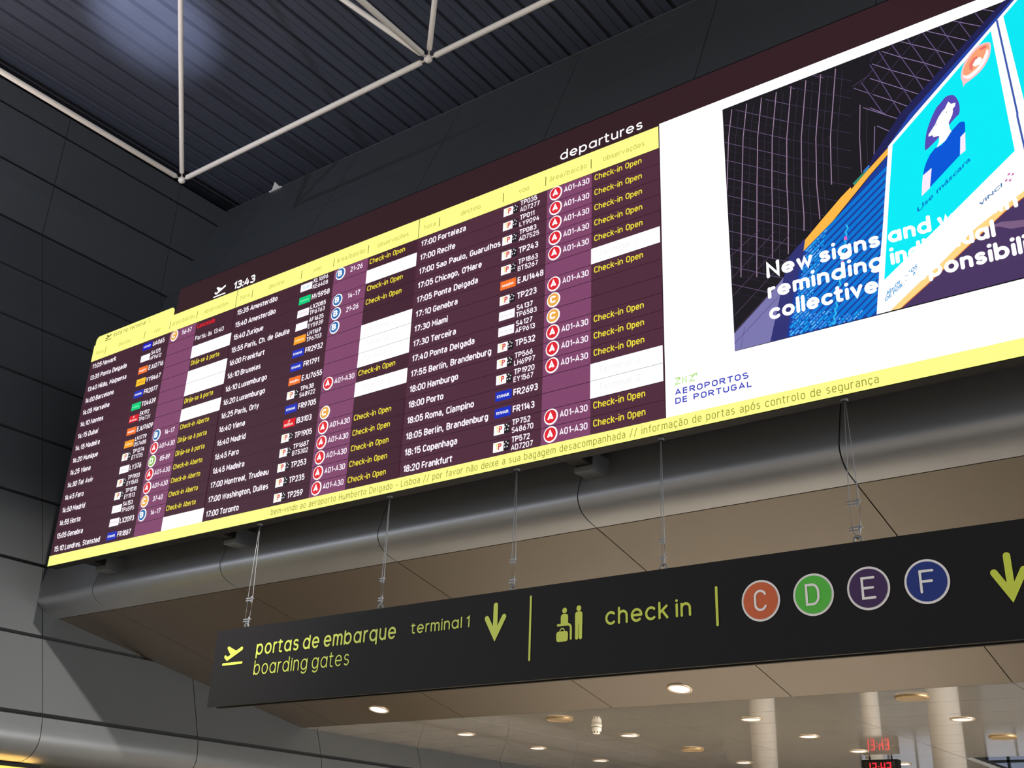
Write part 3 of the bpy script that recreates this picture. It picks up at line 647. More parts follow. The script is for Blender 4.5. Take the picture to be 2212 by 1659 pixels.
AD_LINES=[(1,(158,132,160),0.0104,[(-4.405,8.45),(-4.466,8.059),(-4.515,7.426),(-4.557,6.999),(-4.597,6.222)]),(1,(58,48,66),0.0062,[(-4.318,8.398),(-4.38,8.01),(-4.43,7.381),(-4.472,6.957),(-4.514,6.185)]),(1,(158,132,160),0.0104,[(-4.214,8.452),(-4.285,7.984),(-4.332,7.357),(-4.365,6.932),(-4.409,6.164)]),(1,(58,48,66),0.0062,[(-4.129,8.401),(-4.2,7.936),(-4.248,7.313),(-4.283,6.891),(-4.328,6.128)]),(1,(158,132,160),0.0104,[(-4.026,8.454),(-4.107,7.911),(-4.152,7.29),(-4.178,6.866),(-4.225,6.108)]),(1,(58,48,66),0.0062,[(-3.942,8.404),(-4.024,7.864),(-4.07,7.247),(-4.097,6.826),(-4.146,6.072)]),(1,(158,132,160),0.0104,[(-3.841,8.456),(-3.932,7.839),(-3.976,7.224),(-3.995,6.802),(-4.03,6.279)]),(1,(58,48,66),0.0062,[(-3.759,8.406),(-3.851,7.793),(-3.896,7.181),(-3.915,6.762),(-3.952,6.243)]),(1,(158,132,160),0.0104,[(-3.659,8.459),(-3.761,7.769),(-3.803,7.159),(-3.815,6.739),(-3.848,6.279)]),(1,(58,48,66),0.0062,[(-3.578,8.409),(-3.681,7.724),(-3.725,7.117),(-3.737,6.7),(-3.772,6.243)]),(1,(158,132,160),0.0104,[(-3.48,8.461),(-3.593,7.7),(-3.634,7.096),(-3.639,6.677),(-3.652,6.505)]),(1,(58,48,66),0.0062,[(-3.401,8.411),(-3.515,7.656),(-3.557,7.055),(-3.563,6.639),(-3.577,6.468)]),(1,(158,132,160),0.0104,[(-3.303,8.463),(-3.428,7.633),(-3.467,7.033),(-3.466,6.617),(-3.468,6.588)]),(1,(58,48,66),0.0062,[(-3.225,8.414),(-3.352,7.589),(-3.392,6.993),(-3.392,6.579),(-3.394,6.551)]),(1,(158,132,160),0.0104,[(-3.129,8.465),(-3.267,7.566),(-3.304,6.972)]),(1,(58,48,66),0.0062,[(-3.053,8.416),(-3.192,7.523),(-3.23,6.933)]),(1,(158,132,160),0.0083,[(-2.905,7.862),(-2.95,7.437),(-2.973,6.995)]),(1,(58,48,66),0.0062,[(-2.832,7.818),(-2.878,7.395),(-2.901,6.956)]),(1,(96,78,112),0.0078,[(-3.265,8.392),(-3.67,8.706)]),(1,(60,48,72),0.0068,[(-3.67,8.706),(-2.97,8.22)]),(1,(48,40,56),0.0052,[(-3.274,8.285),(-3.678,8.595)]),(1,(96,78,112),0.0078,[(-3.618,8.402),(-3.687,8.46)]),(1,(60,48,72),0.0068,[(-3.687,8.46),(-2.991,7.988)]),(1,(48,40,56),0.0052,[(-3.626,8.293),(-3.695,8.351)]),(1,(96,78,112),0.0078,[(-3.982,8.413),(-3.704,8.218)]),(1,(60,48,72),0.0068,[(-3.704,8.218),(-3.013,7.76)]),(1,(48,40,56),0.0052,[(-3.989,8.302),(-3.712,8.11)]),(1,(96,78,112),0.0078,[(-4.358,8.424),(-3.722,7.978)]),(1,(60,48,72),0.0068,[(-3.722,7.978),(-3.034,7.535)]),(1,(48,40,56),0.0052,[(-4.364,8.312),(-3.729,7.872)]),(1,(96,78,112),0.0078,[(-4.51,8.271),(-3.738,7.743)]),(1,(60,48,72),0.0068,[(-3.738,7.743),(-3.054,7.312)]),(1,(48,40,56),0.0052,[(-4.515,8.159),(-3.746,7.638)]),(1,(96,78,112),0.0078,[(-4.522,8.023),(-3.755,7.51)]),(1,(60,48,72),0.0068,[(-3.755,7.51),(-3.075,7.093)]),(1,(48,40,56),0.0052,[(-4.527,7.912),(-3.762,7.407)]),(1,(96,78,112),0.0078,[(-4.534,7.778),(-3.771,7.281)]),(1,(60,48,72),0.0068,[(-3.771,7.281),(-3.095,6.876)]),(1,(48,40,56),0.0052,[(-4.539,7.669),(-3.779,7.179)]),(1,(96,78,112),0.0078,[(-4.545,7.537),(-3.788,7.055)]),(1,(60,48,72),0.0068,[(-3.788,7.055),(-3.115,6.662)]),(1,(48,40,56),0.0052,[(-4.55,7.43),(-3.795,6.954)]),(1,(96,78,112),0.0078,[(-4.557,7.3),(-3.804,6.832)]),(1,(60,48,72),0.0068,[(-3.804,6.832),(-3.134,6.451)]),(1,(48,40,56),0.0052,[(-4.562,7.194),(-3.811,6.732)]),(1,(96,78,112),0.0078,[(-4.568,7.065),(-3.819,6.611)]),(1,(60,48,72),0.0068,[(-3.819,6.611),(-3.154,6.243)]),(1,(48,40,56),0.0052,[(-4.573,6.961),(-3.826,6.513)]),(1,(96,78,112),0.0078,[(-4.579,6.834),(-3.835,6.394)]),(1,(60,48,72),0.0068,[(-3.835,6.394),(-3.173,6.037)]),(1,(48,40,56),0.0052,[(-4.584,6.731),(-3.842,6.297)]),(1,(96,78,112),0.0078,[(-4.59,6.606),(-3.85,6.18)]),(1,(60,48,72),0.0068,[(-3.85,6.18),(-3.191,5.834)]),(1,(48,40,56),0.0052,[(-4.595,6.505),(-3.857,6.084)]),(1,(96,78,112),0.0078,[(-4.601,6.382),(-3.865,5.968)]),(1,(60,48,72),0.0068,[(-3.865,5.968),(-3.21,5.634)]),(1,(48,40,56),0.0052,[(-4.605,6.281),(-3.872,5.874)]),(1,(96,78,112),0.0078,[(-4.611,6.16),(-3.88,5.759)]),(1,(60,48,72),0.0068,[(-3.88,5.759),(-3.229,5.436)]),(1,(48,40,56),0.0052,[(-4.616,6.061),(-3.887,5.666)]),(1,(70,56,80),0.0104,[(-4.532,6.458),(-4.156,6.692)]),(1,(70,56,80),0.0104,[(-4.516,6.183),(-3.989,6.604)]),(1,(70,56,80),0.0104,[(-4.517,5.958),(-3.826,6.507)]),(1,(70,56,80),0.0104,[(-4.511,5.714),(-3.845,6.248)]),(1,(70,56,80),0.0104,[(-4.511,5.526),(-4.084,5.87)]),(1,(44,38,52),0.0062,[(-4.52,7.255),(-2.999,8.112)]),(1,(44,38,52),0.0062,[(-4.058,7.086),(-2.866,7.863)]),(1,(140,118,165),0.0078,[(-2.606,8.459),(-2.424,8.295),(-2.179,8.094),(-1.977,7.916)]),(1,(140,118,165),0.0078,[(-2.726,8.342),(-2.536,8.167),(-2.304,7.971),(-2.092,7.795)]),(1,(140,118,165),0.0078,[(-2.767,8.16),(-2.654,8.061),(-2.421,7.852),(-2.221,7.671)]),(1,(140,118,165),0.0078,[(-2.758,7.938),(-2.543,7.749),(-2.343,7.561)]),(1,(140,118,165),0.0078,[(-2.395,8.493),(-2.056,8.213),(-1.836,8.024)]),(1,(140,118,165),0.0078,[(-2.111,8.496),(-1.905,8.327),(-1.686,8.145)]),(1,(140,118,165),0.0078,[(-1.846,8.507),(-1.551,8.273)]),(1,(140,118,165),0.0078,[(-1.553,8.517),(-1.403,8.397)]),(1,(140,118,165),0.0078,[(-2.805,7.78),(-2.653,7.631)]),(1,(140,118,165),0.0078,[(-2.878,7.813),(-2.457,7.453)]),(1,(140,118,165),0.0078,[(-2.752,7.514),(-2.582,7.348)]),(1,(150,130,170),0.0078,[(-2.777,7.52),(-2.826,7.115)]),(1,(96,78,122),0.0094,[(-2.493,8.502),(-2.411,8.28),(-2.302,7.984),(-2.211,7.703)]),(1,(96,78,122),0.0094,[(-2.635,8.473),(-2.536,8.167),(-2.428,7.855),(-2.346,7.599)]),(1,(96,78,122),0.0094,[(-2.749,8.344),(-2.654,8.061),(-2.551,7.744),(-2.49,7.553)]),(1,(96,78,122),0.0094,[(-2.32,8.494),(-2.185,8.106),(-2.091,7.804)]),(1,(96,78,122),0.0094,[(-2.155,8.499),(-2.049,8.21),(-1.968,7.93)]),(1,(96,78,122),0.0094,[(-1.977,8.506),(-1.827,8.038)]),(1,(96,78,122),0.0094,[(-1.776,8.442),(-1.683,8.171)]),(1,(96,78,122),0.0094,[(-1.612,8.5),(-1.541,8.295)]),(1,(96,78,122),0.0094,[(-2.862,8.146),(-2.668,7.63)]),(1,(70,56,90),0.0062,[(-2.805,7.93),(-2.426,8.277),(-2.194,8.48)]),(1,(70,56,90),0.0062,[(-2.652,7.64),(-2.304,7.966),(-2.05,8.201),(-1.806,8.429),(-1.725,8.502)]),(1,(70,56,90),0.0062,[(-2.745,8.381),(-2.658,8.475)]),(1,(70,56,90),0.0062,[(-2.455,7.538),(-2.211,7.758),(-1.964,7.965)]),(1,(70,56,90),0.0062,[(-2.889,8.11),(-2.506,8.459)]),(1,(58,46,72),0.0166,[(-2.965,8.136),(-2.762,8.207)]),(1,(120,100,140),0.0078,[(-2.952,8.11),(-2.787,7.96)]),(4,(92,86,142),0.0083,[(-4.524,5.372),(-3.997,5.785)]),(4,(96,90,146),0.0062,[(-4.452,5.295),(-4.395,5.544)]),(5,(2,118,214),0.0442,[(-3.649,6.237),(-2.665,6.972)]),(5,(2,118,214),0.0442,[(-3.681,6.127),(-2.675,6.88)]),(5,(2,118,214),0.0442,[(-3.707,6.022),(-2.684,6.79)]),(5,(2,118,214),0.0442,[(-3.739,5.913),(-2.694,6.699)]),(5,(2,118,214),0.0442,[(-3.771,5.804),(-2.703,6.609)]),(5,(2,118,214),0.0442,[(-3.797,5.7),(-2.713,6.519)]),(5,(2,118,214),0.0442,[(-3.828,5.593),(-2.722,6.43)]),(5,(2,118,214),0.0442,[(-3.854,5.49),(-2.732,6.342)]),(5,(2,118,214),0.0442,[(-3.885,5.383),(-2.741,6.254)]),(5,(2,118,214),0.0442,[(-3.893,5.295),(-2.75,6.167)]),(5,(2,118,214),0.0442,[(-3.788,5.293),(-2.759,6.079)]),(5,(2,118,214),0.0442,[(-3.678,5.296),(-2.768,5.993)]),(5,(2,118,214),0.0442,[(-3.575,5.294),(-2.777,5.906)]),(5,(2,118,214),0.0442,[(-3.473,5.293),(-2.787,5.821)]),(5,(2,118,214),0.0442,[(-3.372,5.291),(-2.796,5.735)]),(5,(2,118,214),0.0442,[(-3.272,5.289),(-2.804,5.651)]),(5,(2,118,214),0.0442,[(-3.167,5.292),(-2.813,5.566)]),(5,(2,118,214),0.0442,[(-3.069,5.29),(-2.822,5.483)]),(5,(2,118,214),0.0442,[(-2.972,5.289),(-2.831,5.399)]),(6,(40,180,245),0.0114,[(-3.627,6.297),(-3.61,6.31)]),(6,(40,180,245),0.0114,[(-3.602,6.316),(-3.558,6.349)]),(6,(120,200,255),0.0114,[(-3.544,6.359),(-3.527,6.372)]),(6,(40,180,245),0.0114,[(-3.519,6.378),(-3.502,6.391)]),(6,(120,200,255),0.0114,[(-3.473,6.412),(-3.444,6.434)]),(6,(90,150,240),0.0114,[(-3.437,6.44),(-3.393,6.472)]),(6,(120,200,255),0.0114,[(-3.643,6.242),(-3.614,6.264)]),(6,(120,200,255),0.0114,[(-3.607,6.269),(-3.578,6.291)]),(6,(40,180,245),0.0114,[(-3.57,6.297),(-3.526,6.329)]),(6,(120,200,255),0.0114,[(-3.512,6.34),(-3.495,6.352)]),(6,(90,150,240),0.0114,[(-3.482,6.363),(-3.453,6.384)]),(6,(120,200,255),0.0114,[(-3.424,6.405),(-3.399,6.424)]),(6,(90,150,240),0.0114,[(-3.659,6.186),(-3.63,6.208)]),(6,(120,200,255),0.0114,[(-3.617,6.219),(-3.573,6.251)]),(6,(40,180,245),0.0114,[(-3.565,6.257),(-3.548,6.27)]),(6,(90,150,240),0.0114,[(-3.534,6.28),(-3.517,6.293)]),(6,(40,180,245),0.0114,[(-3.504,6.303),(-3.486,6.316)]),(6,(40,180,245),0.0114,[(-3.458,6.338),(-3.416,6.369)]),(6,(40,180,245),0.0114,[(-3.675,6.131),(-3.658,6.145)]),(6,(40,180,245),0.0114,[(-3.645,6.155),(-3.6,6.188)]),(6,(120,200,255),0.0114,[(-3.587,6.198),(-3.558,6.22)]),(6,(40,180,245),0.0114,[(-3.55,6.225),(-3.522,6.247)]),(6,(120,200,255),0.0114,[(-3.514,6.252),(-3.497,6.266)]),(6,(40,180,245),0.0114,[(-3.483,6.275),(-3.44,6.309)]),(6,(90,150,240),0.0114,[(-3.691,6.077),(-3.647,6.11)]),(6,(40,180,245),0.0114,[(-3.634,6.12),(-3.59,6.153)]),(6,(120,200,255),0.0114,[(-3.582,6.159),(-3.538,6.192)]),(6,(120,200,255),0.0114,[(-3.53,6.198),(-3.502,6.219)]),(6,(40,180,245),0.0114,[(-3.473,6.241),(-3.448,6.259)]),(6,(40,180,245),0.0114,[(-3.702,6.026),(-3.684,6.04)]),(6,(90,150,240),0.0114,[(-3.671,6.049),(-3.627,6.083)]),(6,(90,150,240),0.0114,[(-3.613,6.093),(-3.569,6.125)]),(6,(120,200,255),0.0114,[(-3.562,6.132),(-3.533,6.153)]),(6,(120,200,255),0.0114,[(-3.525,6.159),(-3.481,6.192)]),(6,(90,150,240),0.0114,[(-3.468,6.202),(-3.459,6.209)]),(6,(40,180,245),0.0114,[(-3.717,5.972),(-3.7,5.985)]),(6,(40,180,245),0.0114,[(-3.692,5.991),(-3.664,6.012)]),(6,(40,180,245),0.0114,[(-3.656,6.018),(-3.639,6.03)]),(6,(40,180,245),0.0114,[(-3.61,6.052),(-3.593,6.066)]),(6,(40,180,245),0.0114,[(-3.564,6.087),(-3.52,6.12)]),(6,(40,180,245),0.0114,[(-3.513,6.125),(-3.484,6.147)]),(6,(90,150,240),0.0114,[(-3.733,5.917),(-3.716,5.93)]),(6,(90,150,240),0.0114,[(-3.703,5.941),(-3.659,5.973)]),(6,(90,150,240),0.0114,[(-3.651,5.979),(-3.622,6.001)]),(6,(40,180,245),0.0114,[(-3.615,6.007),(-3.586,6.028)]),(6,(40,180,245),0.0114,[(-3.578,6.034),(-3.55,6.056)]),(6,(40,180,245),0.0114,[(-3.521,6.077),(-3.504,6.09)]),(6,(40,180,245),0.0114,[(-3.749,5.863),(-3.732,5.876)]),(6,(120,200,255),0.0114,[(-3.724,5.881),(-3.696,5.903)]),(6,(40,180,245),0.0114,[(-3.682,5.914),(-3.654,5.935)]),(6,(40,180,245),0.0114,[(-3.625,5.957),(-3.608,5.969)]),(6,(120,200,255),0.0114,[(-3.6,5.975),(-3.572,5.997)]),(6,(120,200,255),0.0114,[(-3.564,6.003),(-3.547,6.015)]),(6,(120,200,255),0.0114,[(-3.539,6.021),(-3.507,6.045)]),(6,(120,200,255),0.0114,[(-3.765,5.809),(-3.721,5.842)]),(6,(90,150,240),0.0114,[(-3.692,5.864),(-3.675,5.876)]),(6,(120,200,255),0.0114,[(-3.662,5.887),(-3.618,5.92)]),(6,(120,200,255),0.0114,[(-3.605,5.93),(-3.588,5.943)]),(6,(40,180,245),0.0114,[(-3.559,5.964),(-3.531,5.986)]),(6,(40,180,245),0.0114,[(-3.775,5.759),(-3.758,5.772)]),(6,(40,180,245),0.0114,[(-3.75,5.777),(-3.733,5.791)]),(6,(120,200,255),0.0114,[(-3.72,5.8),(-3.691,5.822)]),(6,(40,180,245),0.0114,[(-3.683,5.828),(-3.655,5.849)]),(6,(40,180,245),0.0114,[(-3.647,5.856),(-3.603,5.889)]),(6,(120,200,255),0.0114,[(-3.596,5.894),(-3.567,5.916)]),(6,(40,180,245),0.0114,[(-3.56,5.921),(-3.543,5.935)]),(6,(90,150,240),0.0114,[(-3.791,5.705),(-3.774,5.718)]),(6,(40,180,245),0.0114,[(-3.766,5.724),(-3.749,5.737)]),(6,(40,180,245),0.0114,[(-3.735,5.747),(-3.718,5.76)]),(6,(90,150,240),0.0114,[(-3.711,5.766),(-3.682,5.787)]),(6,(40,180,245),0.0114,[(-3.675,5.793),(-3.631,5.826)]),(6,(90,150,240),0.0114,[(-3.602,5.847),(-3.559,5.881)]),(6,(40,180,245),0.0114,[(-3.807,5.651),(-3.789,5.664)]),(6,(40,180,245),0.0114,[(-3.776,5.674),(-3.759,5.687)]),(6,(120,200,255),0.0114,[(-3.751,5.693),(-3.707,5.726)]),(6,(90,150,240),0.0114,[(-3.694,5.736),(-3.666,5.758)]),(6,(40,180,245),0.0114,[(-3.652,5.768),(-3.609,5.8)]),(6,(120,200,255),0.0114,[(-3.595,5.811),(-3.565,5.834)]),(6,(40,180,245),0.0114,[(-3.822,5.597),(-3.778,5.63)]),(6,(40,180,245),0.0114,[(-3.765,5.641),(-3.737,5.662)]),(6,(90,150,240),0.0114,[(-3.729,5.668),(-3.7,5.69)]),(6,(120,200,255),0.0114,[(-3.672,5.711),(-3.655,5.724)]),(6,(120,200,255),0.0114,[(-3.642,5.734),(-3.598,5.767)]),(6,(120,200,255),0.0114,[(-3.585,5.778),(-3.581,5.78)]),(6,(90,150,240),0.0114,[(-3.838,5.544),(-3.794,5.577)]),(6,(40,180,245),0.0114,[(-3.781,5.587),(-3.737,5.62)]),(6,(40,180,245),0.0114,[(-3.709,5.642),(-3.68,5.663)]),(6,(120,200,255),0.0114,[(-3.673,5.669),(-3.655,5.682)]),(6,(90,150,240),0.0114,[(-3.648,5.688),(-3.631,5.7)]),(6,(40,180,245),0.0114,[(-3.618,5.711),(-3.601,5.723)]),(6,(90,150,240),0.0114,[(-3.848,5.495),(-3.831,5.507)]),(6,(120,200,255),0.0114,[(-3.823,5.514),(-3.806,5.526)]),(6,(40,180,245),0.0114,[(-3.777,5.548),(-3.734,5.582)]),(6,(90,150,240),0.0114,[(-3.705,5.602),(-3.677,5.624)]),(6,(120,200,255),0.0114,[(-3.664,5.635),(-3.647,5.647)]),(6,(90,150,240),0.0114,[(-3.639,5.653),(-3.607,5.678)]),(6,(90,150,240),0.0114,[(-3.863,5.441),(-3.835,5.463)]),(6,(120,200,255),0.0114,[(-3.822,5.473),(-3.778,5.506)]),(6,(120,200,255),0.0114,[(-3.77,5.512),(-3.742,5.534)]),(6,(40,180,245),0.0114,[(-3.713,5.556),(-3.696,5.568)]),(6,(120,200,255),0.0114,[(-3.683,5.578),(-3.666,5.591)]),(6,(40,180,245),0.0114,[(-3.638,5.613),(-3.623,5.624)]),(6,(40,180,245),0.0114,[(-3.879,5.388),(-3.85,5.41)]),(6,(40,180,245),0.0114,[(-3.843,5.416),(-3.814,5.437)]),(6,(120,200,255),0.0114,[(-3.807,5.443),(-3.79,5.455)]),(6,(90,150,240),0.0114,[(-3.761,5.477),(-3.733,5.499)]),(6,(90,150,240),0.0114,[(-3.72,5.509),(-3.691,5.531)]),(6,(90,150,240),0.0114,[(-3.678,5.541),(-3.661,5.554)]),(6,(40,180,245),0.0114,[(-3.654,5.56),(-3.639,5.571)]),(6,(120,200,255),0.0114,[(-3.895,5.334),(-3.866,5.356)]),(6,(40,180,245),0.0114,[(-3.838,5.378),(-3.82,5.391)]),(6,(90,150,240),0.0114,[(-3.813,5.397),(-3.796,5.41)]),(6,(40,180,245),0.0114,[(-3.788,5.416),(-3.76,5.438)]),(6,(90,150,240),0.0114,[(-3.747,5.447),(-3.718,5.469)]),(6,(120,200,255),0.0114,[(-3.711,5.474),(-3.667,5.508)]),(6,(40,180,245),0.0114,[(-3.66,5.514),(-3.654,5.518)]),(6,(120,200,255),0.0114,[(-3.887,5.299),(-3.844,5.332)]),(6,(90,150,240),0.0114,[(-3.83,5.343),(-3.787,5.375)]),(6,(120,200,255),0.0114,[(-3.774,5.386),(-3.73,5.419)]),(6,(40,180,245),0.0114,[(-3.702,5.441),(-3.685,5.453)]),(6,(120,200,255),0.0114,[(-3.672,5.464),(-3.647,5.482)]),(6,(120,200,255),0.0114,[(-3.835,5.298),(-3.791,5.331)]),(6,(90,150,240),0.0114,[(-3.763,5.353),(-3.746,5.366)]),(6,(40,180,245),0.0114,[(-3.733,5.376),(-3.689,5.409)]),(6,(90,150,240),0.0114,[(-3.661,5.431),(-3.633,5.452)]),(6,(90,150,240),0.0114,[(-3.62,5.462),(-3.596,5.481)]),(6,(120,200,255),0.0114,[(-3.782,5.297),(-3.754,5.319)]),(6,(40,180,245),0.0114,[(-3.741,5.329),(-3.697,5.362)]),(6,(120,200,255),0.0114,[(-3.669,5.384),(-3.641,5.406)]),(6,(90,150,240),0.0114,[(-3.628,5.415),(-3.611,5.428)]),(6,(90,150,240),0.0114,[(-3.604,5.434),(-3.561,5.467)]),(6,(40,180,245),0.0114,[(-3.553,5.472),(-3.544,5.48)]),(6,(40,180,245),0.0114,[(-3.724,5.301),(-3.681,5.334)]),(6,(120,200,255),0.0114,[(-3.653,5.355),(-3.61,5.388)]),(6,(90,150,240),0.0114,[(-3.603,5.394),(-3.575,5.415)]),(6,(90,150,240),0.0114,[(-3.567,5.421),(-3.539,5.442)]),(6,(120,200,255),0.0114,[(-3.526,5.453),(-3.498,5.474)]),(6,(90,150,240),0.0114,[(-3.672,5.3),(-3.656,5.313)]),(6,(120,200,255),0.0114,[(-3.648,5.319),(-3.605,5.351)]),(6,(120,200,255),0.0114,[(-3.592,5.362),(-3.575,5.374)]),(6,(40,180,245),0.0114,[(-3.568,5.381),(-3.525,5.413)]),(6,(120,200,255),0.0114,[(-3.497,5.434),(-3.455,5.467)]),(6,(90,150,240),0.0114,[(-3.447,5.472),(-3.436,5.481)]),(6,(90,150,240),0.0114,[(-3.621,5.299),(-3.578,5.333)]),(6,(90,150,240),0.0114,[(-3.57,5.338),(-3.528,5.37)]),(6,(40,180,245),0.0114,[(-3.515,5.381),(-3.472,5.413)]),(6,(40,180,245),0.0114,[(-3.444,5.435),(-3.428,5.447)]),(6,(40,180,245),0.0114,[(-3.4,5.468),(-3.385,5.48)]),(6,(90,150,240),0.0114,[(-3.569,5.298),(-3.553,5.312)]),(6,(90,150,240),0.0114,[(-3.54,5.321),(-3.497,5.354)]),(6,(40,180,245),0.0114,[(-3.469,5.375),(-3.464,5.38)]),(6,(40,180,245),0.0114,[(-3.518,5.297),(-3.491,5.319)]),(6,(40,180,245),0.0114,[(-3.478,5.329),(-3.45,5.35)]),(6,(40,180,245),0.0114,[(-3.422,5.371),(-3.413,5.379)]),(6,(40,180,245),0.0114,[(-3.467,5.297),(-3.425,5.33)]),(6,(90,150,240),0.0114,[(-3.397,5.35),(-3.362,5.378)]),(6,(40,180,245),0.0114,[(-3.417,5.296),(-3.389,5.317)]),(6,(120,200,255),0.0114,[(-3.362,5.338),(-3.345,5.352)]),(6,(40,180,245),0.0114,[(-3.318,5.372),(-3.312,5.377)]),(6,(90,150,240),0.0114,[(-3.366,5.295),(-3.339,5.316)]),(6,(40,180,245),0.0114,[(-3.326,5.327),(-3.31,5.339)]),(6,(90,150,240),0.0114,[(-3.297,5.348),(-3.28,5.361)]),(6,(120,200,255),0.0114,[(-3.268,5.371),(-3.262,5.376)]),(6,(120,200,255),0.0114,[(-3.316,5.294),(-3.3,5.307)]),(6,(120,200,255),0.0114,[(-3.287,5.317),(-3.271,5.33)]),(6,(90,150,240),0.0114,[(-3.263,5.335),(-3.236,5.356)]),(6,(90,150,240),0.0114,[(-3.266,5.293),(-3.225,5.326)]),(6,(40,180,245),0.0114,[(-3.197,5.347),(-3.163,5.374)]),(6,(120,200,255),0.0114,[(-3.211,5.297),(-3.17,5.329)]),(6,(120,200,255),0.0114,[(-3.162,5.335),(-3.146,5.348)]),(6,(120,200,255),0.0114,[(-3.139,5.353),(-3.112,5.374)]),(6,(48,190,240),0.0166,[(-3.433,5.299),(-3.4,5.333),(-3.414,5.38),(-3.381,5.414),(-3.395,5.461),(-3.362,5.495),(-3.376,5.541),(-3.343,5.573),(-3.357,5.619),(-3.325,5.65),(-3.339,5.696),(-3.305,5.728),(-3.319,5.775),(-3.286,5.806),(-3.302,5.852),(-3.271,5.884),(-3.286,5.931),(-3.255,5.963),(-3.271,6.009),(-3.239,6.041),(-3.255,6.088),(-3.223,6.12),(-3.239,6.168),(-3.207,6.2),(-3.223,6.249),(-3.19,6.283),(-3.205,6.333),(-3.172,6.366),(-3.187,6.416)]),(7,(240,90,190),0.0286,[(-3.207,6.276),(-3.204,6.231)]),(7,(240,90,190),0.0286,[(-3.268,5.996),(-3.265,5.952)]),(7,(240,90,190),0.0286,[(-3.328,5.687),(-3.325,5.644)]),(6,(52,140,112),0.0364,[(-3.064,6.873),(-2.881,7.012)]),(6,(60,120,220),0.026,[(-2.943,6.988),(-2.878,7.042)]),(9,(60,90,175),0.0187,[(-1.416,8.278),(-1.387,7.08),(-1.392,7.048),(-1.383,6.744),(-1.353,5.877)]),(10,(226,112,44),0.0083,[(-2.73,5.283),(-2.471,5.454),(-1.968,5.804),(-1.652,6.025),(-1.474,6.119)])]
LOGO_LINES=[[(-5.256,5.131),(-5.198,5.133),(-5.256,5.062),(-5.196,5.062)],[(-5.223,5.141),(-5.196,5.133),(-5.203,5.112)],[(-5.164,5.059),(-5.164,5.125),(-5.119,5.058),(-5.121,5.129)],[(-5.084,5.126),(-5.023,5.127),(-5.078,5.058),(-5.021,5.059)],[(-5.048,5.109),(-4.988,5.137),(-5.014,5.137)],[(-4.988,5.137),(-4.995,5.114)]]
AD_TEXTS = [(10, (0, 118, 205), 'Use máscara', (-2.451, 6.295), (-1.879, 6.713), 0.055), (10, (70, 120, 178), 'VINCI', (-1.867, 6.159), (-1.635, 6.312), 0.038),
            (10, (34, 150, 214), 'AEROPORTOS', (-2.857, 5.458), (-2.525, 5.684), 0.038), (10, (34, 150, 214), 'DE PORTUGAL', (-2.87, 5.4), (-2.516, 5.636), 0.038)]


# ---------------------------------------------------------------- the hall: cladding, soffit, ceilings, floor
PITCH = 3.265          # panel width
JOINT = 1.337          # panel height


def strip(mb, prof, t0, t1, to_world, depth, sgn, mi=0):
    """a bent panel: prof = 2D outline points, swept from t0 to t1, returned edges of the given depth"""
    n = len(prof)
    nor = []
    for k in range(n):
        a = Vector(prof[max(0, k - 1)])
        b = Vector(prof[min(n - 1, k + 1)])
        d = (b - a).normalized()
        nor.append(Vector((-d.y, d.x)) * sgn)
    back = [(prof[k][0] - nor[k].x * depth, prof[k][1] - nor[k].y * depth) for k in range(n)]
    vs = [to_world(t, p) for p in prof for t in (t0, t1)]
    fs = [(2 * k, 2 * k + 1, 2 * k + 3, 2 * k + 2) for k in range(n - 1)]
    mb.raw(vs, fs, mi)
    for k in (0, n - 1):
        mb.poly([to_world(t0, prof[k]), to_world(t1, prof[k]), to_world(t1, back[k]), to_world(t0, back[k])], mi)
    for t in (t0, t1):
        for k in range(n - 1):
            mb.poly([to_world(t, prof[k]), to_world(t, prof[k + 1]), to_world(t, back[k + 1]), to_world(t, back[k])], mi)


def offset_prof(prof, depth, sgn):
    n = len(prof)
    out = []
    for k in range(n):
        a = Vector(prof[max(0, k - 1)])
        b = Vector(prof[min(n - 1, k + 1)])
        d = (b - a).normalized()
        out.append((prof[k][0] - (-d.y) * sgn * depth, prof[k][1] - d.x * sgn * depth))
    return out


# left wall: leans outwards up to a fold, then upright; bull-nosed lower edge
def left_x(z):
    return -21.6 + max(0.0, 12.94 - z) * 0.364


def lw(y, p):
    return W(p[0], y, p[1])


G = 0.032
rows_l = [[(-19.6, 1.56), (-18.45, 1.535), (-18.27, 1.515), (-18.14, 1.508), (-18.06, 1.515), (-17.93, 1.546), (-17.835, 1.59), (-17.74, 1.664), (-17.675, 1.76),
           (-17.648, 1.86), (-17.652, 1.95), (-17.668, 2.06), (left_x(2.2) + 0.0, 2.244 - G - .01)]]
z = 2.244
while z < 15.7:
    z1 = min(z + JOINT, 16.2)
    rows_l.append([(left_x(z + G), z + G), (left_x(z1 - G), z1 - G)])
    z += JOINT
m_ = MB()
for r in rows_l:
    zm = r[-1][1]
    yend = 46.0 if zm < 4.95 else 10.85 + (zm - 4.85) * .422 + 0.25
    y = 10.81 - 1 * PITCH
    while y < yend:
        strip(m_, r, y + .008, min(y + PITCH, yend) - .008, lw, 0.09, -1)
        y += PITCH
wall_left = structure(link('wall_left', m_.v, m_.f, M_PANEL, None, m_.i, True))
core = [(-19.6, 1.64), (-18.2, 1.61), (-18.0, 1.66), (-17.86, 1.75), (-17.76, 1.9), (-17.80, 2.244), (left_x(12.94) - .09, 12.94), (-21.69, 16.1)]
m_ = MB()
for k in range(len(core) - 1):
    m_.poly([lw(7.6, core[k]), lw(7.6, core[k + 1]), lw(46, core[k + 1]), lw(46, core[k])])
structure(m_.build('trim_1', M_GAP))


# back wall: leaning cladding above, bull-nose under the board, sloping soffit
def back_y(z):
    return 10.85 + (z - 4.85) * 0.422


